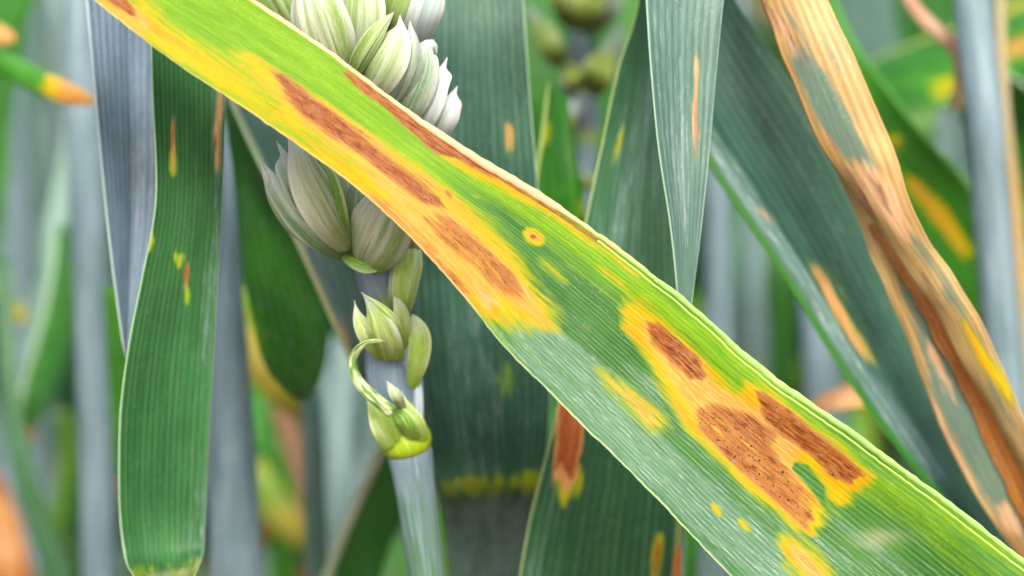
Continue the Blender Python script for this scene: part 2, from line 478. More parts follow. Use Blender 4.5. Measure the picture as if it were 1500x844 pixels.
    def ev(ms, k):
        out = np.zeros((n0, 3))
        for ch, poly, soft, amp in ms:
            d = sdf(poly, X, Yp)
            out[:, ch] = np.maximum(out[:, ch], amp * sstep(-soft, soft, d)) if amp >= 0 else np.clip(out[:, ch] + amp * sstep(-soft, soft, d), 0, 1)
        return out
    m1, m2 = ev(masks, 1), ev(masks2, 2)
    if extra is not None:
        m1, m2 = extra(X, Yp, np.repeat(s[:, None], nv, 1).ravel(), np.repeat(v[None], nu, 0).ravel(), m1, m2)
    cols = {'mk': np.vstack([m1, m1]), 'mk2': np.vstack([m2, m2])}
    o = link_mesh(name, np.vstack([front, back]), faces, mat, parent, uv=np.vstack([uvg, uvg]), cols=cols)
    return o, P, N

def tube(P, R, mat, parent=None, name='stem', sides=12, flat=1.0, N=None, mk=None, cap=True):
    """swept tube through world points P with radii R (flat squeezes it along N)"""
    P = np.asarray(P, float); n = len(P); R = np.broadcast_to(np.asarray(R, float), (n,))
    T = np.gradient(P, axis=0); T /= np.linalg.norm(T, axis=1, keepdims=True) + 1e-12
    if N is None:
        ref = np.array([0.0, -1.0, 0.05])
        if abs(np.mean(T @ ref)) > 0.9: ref = np.array([1.0, 0, 0.1])
        N = np.repeat(ref[None], n, 0)
    N = N - T * np.sum(N * T, 1, keepdims=True); N /= np.linalg.norm(N, axis=1, keepdims=True) + 1e-12
    B = np.cross(T, N)
    a = np.arange(sides) * 2 * math.pi / sides
    V = P[:, None] + (B[:, None] * np.cos(a)[None, :, None] + N[:, None] * (np.sin(a) * flat)[None, :, None]) * R[:, None, None]
    # closed seam needs its own uv column
    V = np.concatenate([V, V[:, :1]], 1)
    m = sides + 1
    idx = np.arange(n * m).reshape(n, m)
    q = np.stack([idx[:-1, :-1], idx[:-1, 1:], idx[1:, 1:], idx[1:, :-1]], 2).reshape(-1, 4)
    L = np.cumsum(np.concatenate([[0], np.linalg.norm(np.diff(P, axis=0), axis=1)])) * 1000
    uv = np.stack([np.repeat(L[:, None], m, 1), np.repeat((np.arange(m) / sides)[None], n, 0)], 2).reshape(-1, 2)
    V = V.reshape(-1, 3)
    if cap:
        e0, e1 = len(V), len(V) + 1
        V = np.vstack([V, P[0], P[-1]])
        uv = np.vstack([uv, [[0, 0], [L[-1], 0]]])
        c0 = np.stack([np.full(sides, e0), idx[0, 1:], idx[0, :-1], idx[0, :-1]], 1)
        c1 = np.stack([np.full(sides, e1), idx[-1, :-1], idx[-1, 1:], idx[-1, 1:]], 1)
        tri = np.vstack([c0[:, :3], c1[:, :3]])
    cols = None
    if mk is not None:
        mm = np.repeat(np.asarray(mk, float)[:, None], m, 1).ravel()
        if cap: mm = np.concatenate([mm, [mk[0], mk[-1]]])
        cols = {'mk': np.stack([mm, mm, mm], 1)}
    if cap:
        q3 = np.vstack([np.stack([q[:, 0], q[:, 1], q[:, 2]], 1), np.stack([q[:, 0], q[:, 2], q[:, 3]], 1), tri])
        return link_mesh(name, V, q3, mat, parent, uv=uv, cols=cols)
    return link_mesh(name, V, q, mat, parent, uv=uv, cols=cols)

def stem(ctrl, mat, parent=None, name='stem', n=40, sides=16, ground=False, mk=None, flat=1.0):
    """ctrl rows (px,py,Y,radius_px); with ground the lower end is carried on down to the soil"""
    C = crom(ctrl, n)
    P = to3(C[:, :3]); R = C[:, 3] * np.array([sc(y) for y in C[:, 2]])
    if ground:
        a, d = P[-1], P[-1] - P[-2]
        d = d / np.linalg.norm(d); d = d * 0.4 + np.array([0, 0.0, -1]) * 0.9; d /= np.linalg.norm(d)
        L = (a[2] + 0.02) / -d[2]
        k = 10
        ext = a[None] + d[None] * (np.arange(1, k + 1) / k * L)[:, None]
        P = np.vstack([P, ext]); R = np.concatenate([R, np.linspace(R[-1], R[-1] * 0.9, k)])
        if mk is not None: mk = np.concatenate([mk, np.full(k, mk[-1])])
    return tube(P, R, mat, parent, name, sides=sides, mk=mk, flat=flat)

def edge_tube(P, N, col, mat, parent, r, mk=None, name='margin', flat=0.6, sides=8):
    E = P[:, col]
    return tube(E, r, mat, parent, name, sides=sides, N=N[:, col], mk=mk, flat=flat)

_scale_n = [0]
def scale(parent, name, pts, w, mat, bulge=0.3, peak=0.35, power=0.8, roll=0.0, keel=0.0, kpos=0.0, back=0.25, nu=28, nv=41, beak=0.0, asym=0.0, shoulder=0, basew=.28):
    """boat-shaped bract. pts rows (px,py,Y) base to tip; w = full width in px; roll degrees about its axis"""
    C = crom(pts, nu)
    P = to3(C)
    m = sc(float(np.mean(C[:, 2])))
    T = np.gradient(P, axis=0); T /= np.linalg.norm(T, axis=1, keepdims=True)
    Nref = np.repeat(np.array([[0, -math.cos(PITCH), math.sin(PITCH)]]), nu, 0)
    Nn = Nref - T * np.sum(Nref * T, 1, keepdims=True); Nn /= np.linalg.norm(Nn, axis=1, keepdims=True)
    X = np.cross(Nn, T)
    _scale_n[0] += 1
    a = math.radians(roll + [16, -20, 8, -12, 24, -6, -24, 13][_scale_n[0] % 8])
    X, Nn = X * math.cos(a) + Nn * math.sin(a), Nn * math.cos(a) - X * math.sin(a)
    s = np.linspace(0, 1, nu)
    power = power * 1.4
    keel = max(keel, .05); kpos = kpos if kpos else [.28, -.25, .1][_scale_n[0] % 3]
    # width: rises quickly from the base, tapers to a beak
    f = np.where(s < peak, np.sin(np.clip(s / peak, 0, 1) * math.pi / 2) ** 0.7 * (1 - basew) + basew, np.cos(np.clip((s - peak) / (1 - peak), 0, 1) * math.pi / 2) ** power)
    f = np.maximum(f, 0.03 + beak * (s > 0.8))
    f[0] *= 0.5
    hw = f * w / 2 * m
    t = np.linspace(-1, 1, nv)
    sideL = np.ones((nu, nv))
    if shoulder:      # blunt shoulder on one side of the tip, beak on the other
        f2 = np.where(s < .80, np.maximum(f, np.interp(s, [0, peak, .80], [0, 1, .74])), np.interp(s, [.80, .87, 1.0], [.74, .12, .02]))
        on = (t * shoulder > 0)
        sideL[:, on] = (f2 / f)[:, None]
    dome = 1 - np.abs(t) ** 2.4
    kk = np.exp(-((t - kpos) / 0.13) ** 2) * keel
    for q in (-.66, -.36, -.1, .22, .5, .76):
        kk = kk + .007 * np.exp(-((t - q) / .055) ** 2)
    bulge = bulge * .72
    fr = P[:, None] + X[:, None] * (t[None] * hw[:, None] * sideL)[:, :, None] + Nn[:, None] * ((dome[None] * bulge + kk[None]) * hw[:, None] * 2 + asym * t[None] * hw[:, None])[:, :, None]
    bk = P[:, None] + X[:, None] * (t[None] * hw[:, None] * sideL)[:, :, None] + Nn[:, None] * ((dome[None] * bulge - kk[None] * 0) * hw[:, None] * 2 * (.55 - back * .6) + asym * t[None] * hw[:, None] - 0.00010)[:, :, None]
    idx = np.arange(nu * nv).reshape(nu, nv); n0 = nu * nv
    q = np.stack([idx[:-1, :-1], idx[:-1, 1:], idx[1:, 1:], idx[1:, :-1]], 2).reshape(-1, 4)
    rims = []
    for ring in (idx[:, 0], idx[-1, :], idx[::-1, -1], idx[0, ::-1]):
        b0, b1 = ring[:-1], ring[1:]
        rims.append(np.stack([b0, b1, b1 + n0, b0 + n0], 1))
    faces = np.vstack([q, q[:, ::-1] + n0] + rims)
    uv = np.stack([np.repeat(s[:, None], nv, 1), np.repeat(((t + 1) / 2)[None], nu, 0)], 2).reshape(-1, 2)
    return link_mesh(name, np.vstack([fr.reshape(-1, 3), bk.reshape(-1, 3)]), faces, mat, parent, uv=np.vstack([uv, uv]))

# ================================================================== SETTING: soil
def soil():
    t = NT('soil')
    tc = t.n('ShaderNodeTexCoord').outputs['Object']
    a = t.noise(tc, 9.0, 6, 0.65); b = t.noise(tc, 60.0, 4, 0.6)
    col = t.mix(t.ss(a, 0.35, 0.65), (0.10, 0.075, 0.05, 1), (0.2, 0.155, 0.11, 1))
    col = t.mix(t.math('MULTIPLY', t.ss(b, 0.5, 0.7), 0.4), col, (0.27, 0.22, 0.16, 1))
    m = t.finish(col, rough=0.9, spec=0.2, trans=0, bump=t.math('ADD', a, b), bstr=0.6, bdist=0.02)
    # near bed finely lumpy, far sheet out to the horizon
    rs = np.random.RandomState(3)
    g = np.concatenate([np.linspace(-200, -3, 8), np.linspace(-2.4, 4.2, 90), np.linspace(5, 300, 8)])
    X, Y = np.meshgrid(g, g, indexing='ij')
    near = np.exp(-((X) ** 2 + (Y - 1) ** 2) / 6)
    Z = near * (0.012 * np.sin(X * 9 + 1) * np.sin(Y * 7) + 0.012 * (rs.rand(*X.shape) - 0.5)) - 0.01
    V = np.stack([X, Y, Z], 2).reshape(-1, 3)
    n = len(g); idx = np.arange(n * n).reshape(n, n)
    q = np.stack([idx[:-1, :-1], idx[1:, :-1], idx[1:, 1:], idx[:-1, 1:]], 2).reshape(-1, 4)
    o = link_mesh('ground', V, q, m)
    tag(o, 'bare brown soil of the wheat field floor', 'ground', kind='structure')
soil()

# ================================================================== FIELD: far wheat that reads as one blurred mass
def field():
    t = NT('field_wheat')
    at_ = t.n('ShaderNodeAttribute', attribute_name='tint')
    geo = t.n('ShaderNodeTexCoord').outputs['Object']
    n1 = t.noise(geo, 70.0, 3, 0.6)
    col = t.mix(t.math('MULTIPLY', t.ss(n1, 0.4, 0.7), 0.35), at_.outputs[0], lin(150, 180, 150, 0.8))
    m = t.finish(col, rough=0.5, spec=0.3, trans=0.3)
    rs = np.random.RandomState(11)
    V, F, C = [], [], []
    nv = 0
    greens = [(60, 145, 36), (70, 160, 40), (80, 140, 80), (75, 130, 95), (120, 180, 45), (60, 130, 60), (120, 165, 110)]
    greys = [(115, 145, 155), (125, 150, 165), (105, 140, 140), (135, 160, 165)]
    tans = [(225, 170, 70), (215, 150, 90), (230, 200, 70)]
    def ribbon(pts, wid, colr, up):
        nonlocal nv
        pts = np.asarray(pts); n = len(pts)
        T = np.gradient(pts, axis=0); T /= np.linalg.norm(T, axis=1, keepdims=True) + 1e-9
        S = np.cross(T, up[None]); S /= np.linalg.norm(S, axis=1, keepdims=True) + 1e-9
        Nn = np.cross(S, T)
        w = np.asarray(wid)[:, None]
        # shallow V section, three verts wide
        v = np.stack([pts - S * w, pts - Nn * w * 0.35, pts + S * w], 1).reshape(-1, 3)
        idx = np.arange(n * 3).reshape(n, 3) + nv
        q = np.concatenate([np.stack([idx[:-1, k], idx[1:, k], idx[1:, k + 1], idx[:-1, k + 1]], 1) for k in (0, 1)])
        V.append(v); F.append(q); C.append(np.repeat(np.array(colr)[None], len(v), 0)); nv += len(v)
    def rod(pts, rad, colr):
        nonlocal nv
        pts = np.asarray(pts); n = len(pts); k = 6
        a = np.arange(k) * 2 * math.pi / k
        v = (pts[:, None] + np.stack([np.cos(a), np.sin(a), np.zeros(k)], 1)[None] * np.asarray(rad)[:, None, None]).reshape(-1, 3)
        idx = np.arange(n * k).reshape(n, k) + nv
        j = np.roll(idx, -1, 1)
        q = np.stack([idx[:-1], j[:-1], j[1:], idx[1:]], 2).reshape(-1, 4)
        V.append(v); F.append(q); C.append(np.repeat(np.array(colr)[None], len(v), 0)); nv += len(v)
    L = lambda c: np.array(lin(*c, 0.85)[:3])
    count = 0
    for i in range(1150):
        y = 0.56 + 1.9 * rs.rand() ** 1.25
        x = (rs.rand() - 0.5) * (0.55 + 0.95 * y)
        h = 0.50 + 0.12 * rs.rand() - 0.02 * y
        lean = (rs.rand(2) - 0.5) * 0.14
        s = np.linspace(0, 1, 9)
        base = np.stack([x + lean[0] * s ** 2, y + lean[1] * s ** 2, h * s - 0.01], 1)
        sg = L(greys[rs.randint(len(greys))]) if rs.rand() < 0.7 else L(greens[rs.randint(len(greens))])
        rod(base, 0.0032 - 0.0010 * s, sg)
        for k in range(4):
            f0 = 0.3 + 0.2 * k + 0.08 * rs.rand()
            f0 = min(f0, 0.97)
            p0 = np.array([np.interp(f0, s, base[:, j]) for j in range(3)])
            az = rs.rand() * 6.28; ln = 0.14 + 0.12 * rs.rand(); drop = 0.2 + 0.9 * rs.rand()
            q = np.linspace(0, 1, 9)
            out = ln * (q * 0.55); up = ln * (q * 0.9 - drop * q ** 2.2)
            pts = p0[None] + np.stack([np.cos(az) * out, np.sin(az) * out, up], 1)
            w = 0.0085 * (0.7 + 0.6 * rs.rand()) * np.clip(np.sin(np.clip(q * 0.85 + 0.15, 0, 1) * math.pi) ** 0.6, 0.02, 1)
            r = rs.rand()
            c = L(greens[rs.randint(len(greens))]) if r < 0.72 else (L(greys[rs.randint(len(greys))]) if r < 0.9 else L(tans[rs.randint(len(tans))]))
            ribbon(pts, w, c, np.array([-math.sin(az) * 0.01, math.cos(az) * 0.01, 1.0]))
    o = link_mesh('wheat_field', np.vstack(V), np.vstack(F), m, cols={'tint': np.vstack(C)})
    tag(o, 'blurred mass of green and grey wheat plants filling the background', 'wheat', kind='stuff')
field()

# ================================================================== MAIN LEAF: diseased blade across the picture
M_LEAF = leaf_mat(base=(88, 156, 62), dark=(54, 122, 40), vein=(160, 202, 140), wax_sheen=(142, 184, 160), lime=(152, 206, 0),
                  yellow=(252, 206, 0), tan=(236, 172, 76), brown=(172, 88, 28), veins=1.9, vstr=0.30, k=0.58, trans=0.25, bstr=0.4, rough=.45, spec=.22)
def main_leaf():
    root = empty('diseased_leaf', None)
    tag(root, 'broad green leaf with yellow and brown blotches slanting across in front of the ear', 'leaf')
    ctrl = [  # lower margin, upper margin
        (-255, -262, .004, -250, -268, .004),
        (-120, -172, .001, -88, -222, .003),
        (20, -86, -.002, 80, -166, .003),
        (138, 0, -.004, 206, -96, .003),
        (281, 107, -.005, 363, -4, .002),
        (390, 180, -.006, 472, 69, .001),
        (508, 263, -.007, 590, 158, .000),
        (599, 343, -.008, 695, 231, -.001),
        (667, 420, -.0085, 790, 285, -.001),
        (738, 506, -.009, 878, 344, -.001),
        (814, 581, -.0095, 958, 405, -.002),
        (872, 638, -.010, 1022, 456, -.002),
        (959, 725, -.011, 1121, 543, -.003),
        (1074, 845, -.012, 1252, 636, -.004),
        (1190, 955, -.013, 1380, 730, -.005),
        (1320, 1070, -.014, 1512, 829, -.006),
        (1500, 1215, -.016, 1700, 965, -.008),
        (1760, 1400, -.020, 1950, 1150, -.012)]
    def prof(s, v):
        dep = 0.05 + 0.10 * sstep(0.25, 0.75, s)
        a = np.abs(2 * v - 1)
        tr = -dep * (1 - a ** 1.7)
        # shallow second fold in the upper third and a rolled-back upper lip
        tr = tr - 0.035 * sstep(0.86, 1.0, v) * sstep(0.35, 0.6, s)
        tr = tr + 0.012 * np.sin(v * 9.0 + s * 7) * sstep(0.1, 0.4, s)
        return tr
    B1 = [(396, 101), (422, 109), (458, 139), (497, 168), (536, 199), (575, 230), (614, 259), (648, 288), (652, 302), (622, 297), (594, 276), (562, 252), (536, 230), (502, 205), (476, 194), (440, 168), (415, 135)]
    B2 = [(618, 316), (640, 316), (664, 320), (698, 345), (729, 375), (757, 402), (770, 432), (746, 434), (722, 420), (695, 393), (664, 370), (636, 347)]
    B3 = [(533, 280), (570, 296), (607, 327), (640, 360), (668, 395), (695, 432), (684, 434), (650, 402), (598, 346), (556, 308)]
    B4 = [(503, 98), (540, 122), (575, 148), (607, 171), (640, 194), (690, 230), (742, 257), (738, 263), (690, 243), (665, 231), (645, 229), (630, 218), (601, 189), (573, 164), (536, 139), (507, 109)]
    B5 = [(954, 472), (970, 475), (998, 497), (1027, 526), (1038, 546), (1016, 552), (990, 531), (964, 503)]
    B6 = [(1115, 577), (1131, 579), (1182, 620), (1235, 661), (1270, 694), (1248, 706), (1224, 696), (1193, 664), (1156, 638), (1125, 610)]
    B7 = [(1020, 598), (1039, 586), (1078, 594), (1110, 604), (1137, 625), (1138, 655), (1156, 685), (1184, 714), (1205, 738), (1203, 765), (1188, 770), (1159, 748), (1122, 716), (1086, 685), (1062, 656), (1032, 630)]
    B8 = [(140, -12), (185, -10), (196, 14), (192, 27), (168, 12)]
    B9 = [(690, 233), (742, 260), (800, 298), (860, 336), (905, 368), (903, 372), (860, 342), (800, 304), (740, 266)]
    Y1 = [(330, 55), (400, 82), (450, 124), (500, 155), (560, 203), (620, 248), (660, 283), (720, 328), (765, 380), (802, 440), (822, 474), (780, 472), (700, 462), (655, 416), (560, 316), (450, 226), (390, 186), (330, 146), (300, 120), (380, 150), (410, 150), (370, 110), (345, 85)]
    Y1b = [(150, 5), (215, -5), (262, 40), (320, 84), (410, 160), (480, 222), (430, 210), (333, 143), (281, 109), (218, 64), (164, 22)]
    Y2 = [(916, 438), (946, 445), (977, 474), (1016, 504), (1048, 544), (1080, 577), (1092, 580), (1101, 560), (1117, 566), (1138, 577), (1182, 618), (1236, 660), (1279, 695), (1276, 706), (1250, 718), (1253, 738), (1238, 749), (1219, 738), (1215, 715), (1185, 674), (1170, 672), (1168, 690), (1199, 721), (1214, 744), (1218, 768), (1195, 781), (1176, 777), (1145, 748), (1128, 739), (1089, 705), (1050, 661), (1015, 630), (985, 580), (962, 535), (944, 503), (920, 475)]
    Y3 = [(1152, 786), (1178, 793), (1204, 814), (1232, 846), (1250, 880), (1215, 890), (1180, 860), (1156, 825)]
    Y4 = [(880, 537), (912, 558), (946, 585), (979, 617), (984, 638), (957, 632), (928, 602), (897, 568)]
    Y5 = [(636, 224), (690, 236), (740, 264), (800, 304), (860, 341), (920, 385), (955, 408), (930, 400), (860, 352), (790, 308), (720, 266), (660, 243)]
    T1 = [(400, 95), (470, 142), (560, 210), (640, 272), (700, 325), (750, 375), (790, 432), (798, 462), (765, 450), (735, 440), (715, 452), (690, 436), (655, 398), (620, 358), (590, 322), (560, 280), (520, 230), (450, 185), (405, 130)]
    T2 = [(938, 455), (975, 485), (1020, 520), (1055, 565), (1100, 590), (1140, 600), (1190, 645), (1160, 660), (1195, 725), (1205, 760), (1185, 768), (1130, 725), (1090, 692), (1045, 645), (1000, 580), (975, 535), (950, 490)]
    T8 = [(135, -15), (190, -10), (210, 20), (225, 55), (200, 48), (160, 20)]
    masks = [(0, Y1, 30, 1), (0, Y1b, 26, 1), (0, Y2, 18, 1), (0, Y3, 20, 1), (0, Y4, 22, .75), (0, Y5, 8, .75), (0, blob(784, 346, 34, 24, 40), 8, 1), (0, T8, 14, 1),
             (0, blob(1057, 750, 26, 9, 48), 6, .75), (0, blob(1098, 772, 24, 8, 45), 6, .7), (0, blob(820, 400, 50, 14, 42), 14, .5), (0, blob(905, 412, 60, 8, 42), 10, .5),
             (0, blob(1330, 805, 30, 7, 40), 6, .5), (0, blob(700, 285, 18, 8, 40), 6, .6), (0, blob(815, 395, 60, 20, 40), 16, .5),
             (1, T1, 20, .8), (1, T2, 14, .9), (1, T8, 9, .8), (1, [(1165, 800), (1190, 806), (1225, 850), (1235, 880), (1200, 870), (1172, 835)], 9, .9),
             (1, [(895, 552), (925, 575), (965, 610), (975, 630), (955, 622), (925, 592)], 8, .8), (1, B3, 6, 1), (1, B1, 8, .7), (1, blob(784, 346, 20, 12, 40), 6, .9), (1, blob(790, 478, 30, 8, 42), 8, .5),
             (2, B1, 11, 1), (2, B2, 15, .72), (2, B3, 9, .5), (2, B4, 5, 1), (2, B5, 9, 1), (2, B6, 8, .95), (2, B7, 10, .70), (2, [(1030, 590), (1078, 596), (1112, 608), (1136, 628), (1130, 634), (1080, 612), (1050, 620)], 14, .85), (2, B9, 2.5, .9), (2, B8, 7, .9), (2, blob(783, 346, 11, 8, 40), 3, 1),
             (2, blob(411, 164, 28, 4, 30), 3, .75), (2, blob(664, 286, 16, 5, 50), 4, .6), (2, blob(1200, 800, 4, 4, 0), 2, .2), (2, blob(860, 480, 22, 8, 42), 6, .3)]
    def extra(X, Y, s, v, m1, m2):
        # bright yellow-green in the upper left and along the upper side, waxy bloom with bluish sky sheen painted in on the lower side further right
        x = X
        lime = 1 - sstep(560, 860, x)
        lime = np.maximum(lime, 0.75 * sstep(0.62, 0.86, v) * (1 - 0.45 * sstep(1050, 1400, x)))
        lime = np.maximum(lime, 0.55 * sstep(0.8, 0.95, v))
        m2[:, 0] = np.clip(lime, 0, 1)
        wax_sheen = sstep(660, 760, x) * (1 - sstep(0.22, 0.60, v)) * 0.95
        wax_sheen = np.maximum(wax_sheen, 0.5 * sstep(1000, 1300, x) * (1 - sstep(0.5, 0.9, v)))
        wax_sheen = np.maximum(wax_sheen, 0.42 * sstep(800, 900, x) * np.exp(-((v - 0.45) / 0.12) ** 2))
        m2[:, 1] = wax_sheen
        pale = 0.3 * np.exp(-(((X - 716) / 12) ** 2 + ((Y - 440) / 9) ** 2))
        pale = np.maximum(pale, 0.35 * np.exp(-(((X - 1300) / 34) ** 2 + ((Y - 790) / 12) ** 2)))
        m2[:, 2] = pale
        # streaks of lime left inside the yellow zone
        g = sstep(-10, 14, sdf([(330, 130), (400, 165), (470, 200), (540, 245), (600, 300), (560, 275), (500, 240), (430, 200)], X, Y)) * 0.65
        g2 = .85 * sstep(-12, 14, sdf([(250, 20), (420, 75), (520, 135), (640, 235), (700, 280), (650, 262), (560, 196), (480, 142), (380, 80), (280, 45)], X, Y)) * 0.9
        m1[:, 0] = np.clip(m1[:, 0] - g - g2, 0, 1)
        m1[:, 1] = np.clip(m1[:, 1] - g2, 0, 1)
        gi = sstep(-4, 8, sdf([(1166, 674), (1184, 676), (1214, 716), (1218, 742), (1210, 740), (1198, 718), (1168, 690)], X, Y))
        m1[:, 0] -= gi * .9; m1[:, 1] -= gi; m1 = np.clip(m1, 0, 1)
        return m1, m2
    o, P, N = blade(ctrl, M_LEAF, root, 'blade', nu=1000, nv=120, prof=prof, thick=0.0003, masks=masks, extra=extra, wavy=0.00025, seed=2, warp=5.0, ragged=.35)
    n = len(P)
    xs = crom(ctrl, n)
    # pale thickened margins: cream where the edge has died, pale green further right
    ux = xs[:, 3]
    mkU = sstep(820, 960, ux)
    rU = (0.00030 + 0.00022 * sstep(560, 700, ux) * (1 - sstep(800, 880, ux)) + 0.00016 * sstep(900, 1100, ux)) * (1 - 0.8 * sstep(200, -250, ux))
    rq = np.random.RandomState(9)
    nz = lambda k: np.interp(np.arange(n), np.linspace(0, n, k), rq.rand(k))
    rU = rU * (.55 + .5 * nz(60) + .35 * nz(200)); mkU = np.clip(mkU + .5 * (nz(70) - .5), 0, 1)
    edge_tube(P + N * 0.0001, N, -1, margin_mat((236, 206, 162), (176, 222, 128)), root, rU, mkU, flat=0.38)
    # second pale vein that runs inside the upper margin
    c2 = 115
    sel = np.where(ux > 880)[0]
    q = P[sel, c2] + N[sel, c2] * 0.00012
    tube(q, 0.00018 + 0.00006 * np.sin(np.arange(len(sel)) / 9.0) * 0, margin_mat((200, 235, 140), (186, 232, 120)), root, 'vein', sides=6, N=N[sel, c2], mk=np.ones(len(sel)), flat=0.6)
    lx = xs[:, 0]
    mkL = sstep(640, 720, lx)
    rL = (0.00012 + 0.00006 * sstep(680, 900, lx)) * (.5 + .6 * nz(60) + .4 * nz(220))
    mkL = np.clip(mkL + .6 * (nz(80) - .5), 0, 1)
    edge_tube(P, N, 0, margin_mat((236, 206, 120), (180, 208, 150)), root, rL * (1 - 0.8 * sstep(200, -250, lx)), mkL, flat=0.6)
    cm = 54
    sel = np.where((xs[:, 0] > 640))[0]
    tube(P[sel, cm] + N[sel, cm] * 0.00008, .00016, margin_mat((112, 166, 92), (140, 186, 128)), root, 'midrib', sides=6, N=N[sel, cm], mk=nz(90)[sel], flat=.5)
    # fruiting specks on the big brown blotch
    C0 = crom(ctrl, n)
    v = np.linspace(0, 1, P.shape[1])
    GX = C0[:, 0:1] * (1 - v) + C0[:, 3:4] * v; GY = C0[:, 1:2] * (1 - v) + C0[:, 4:5] * v
    spots = [(1060, 644, 3.0), (1108, 652, 3), (1105, 668, 2.5), (1121, 673, 3), (1155, 692, 3.6), (1122, 694, 2.6), (1133, 701, 2.2), (1143, 712, 2.4), (1150, 729, 2.6), (1163, 733, 2.8), (1227, 694, 3.4), (1083, 669, 2.4), (1052, 622, 2), (1072, 630, 2.2), (1094, 640, 2), (1090, 655, 2), (1138, 720, 2), (1172, 722, 2), (1180, 745, 2), (1115, 685, 1.8), (1098, 625, 1.8), (1206, 672, 2), (1190, 650, 1.6)]
    rsp = np.random.RandomState(14)
    for poly, cnt in ((B7, 70), (B6, 26), (B5, 12), (B2, 22), (B1, 22)):
        Q = np.array(poly); k = 0
        while k < cnt:
            x, y = rsp.uniform(Q[:, 0].min(), Q[:, 0].max()), rsp.uniform(Q[:, 1].min(), Q[:, 1].max())
            if sdf(poly, np.array([x]), np.array([y]))[0] > 4:
                spots.append((x, y, rsp.uniform(1.0, 2.1))); k += 1
    SV, SF = [], []
    for (x, y, r) in spots:
        k = np.argmin((GX - x) ** 2 + (GY - y) ** 2); i, j = divmod(k, P.shape[1])
        c = P[i, j] + N[i, j] * 0.00015; nn = N[i, j]
        a = np.cross(nn, [0, 0, 1.0]); a /= np.linalg.norm(a); b = np.cross(nn, a)
        b0 = len(SV) and sum(len(z) for z in SV)
        ring = [c + (a * math.cos(q) + b * math.sin(q)) * r * PX * 0.62 for q in np.arange(8) * math.pi / 4]
        ring2 = [c + nn * r * PX * 0.35 + (a * math.cos(q) + b * math.sin(q)) * r * PX * 0.35 for q in np.arange(8) * math.pi / 4]
        SV.append(np.array(ring + ring2 + [c + nn * r * PX * 0.45]))
        for q in range(8):
            q2 = (q + 1) % 8
            SF += [(b0 + q, b0 + q2, b0 + 8 + q2), (b0 + q, b0 + 8 + q2, b0 + 8 + q), (b0 + 8 + q, b0 + 8 + q2, b0 + 16)]
    t = NT('fruiting_specks'); m = t.finish((0.035, 0.02, 0.012, 1), rough=0.6, trans=0)
    sp = link_mesh('fruiting_specks', np.vstack(SV), SF, m, root)
    sp['kind'] = 'stuff'
main_leaf()

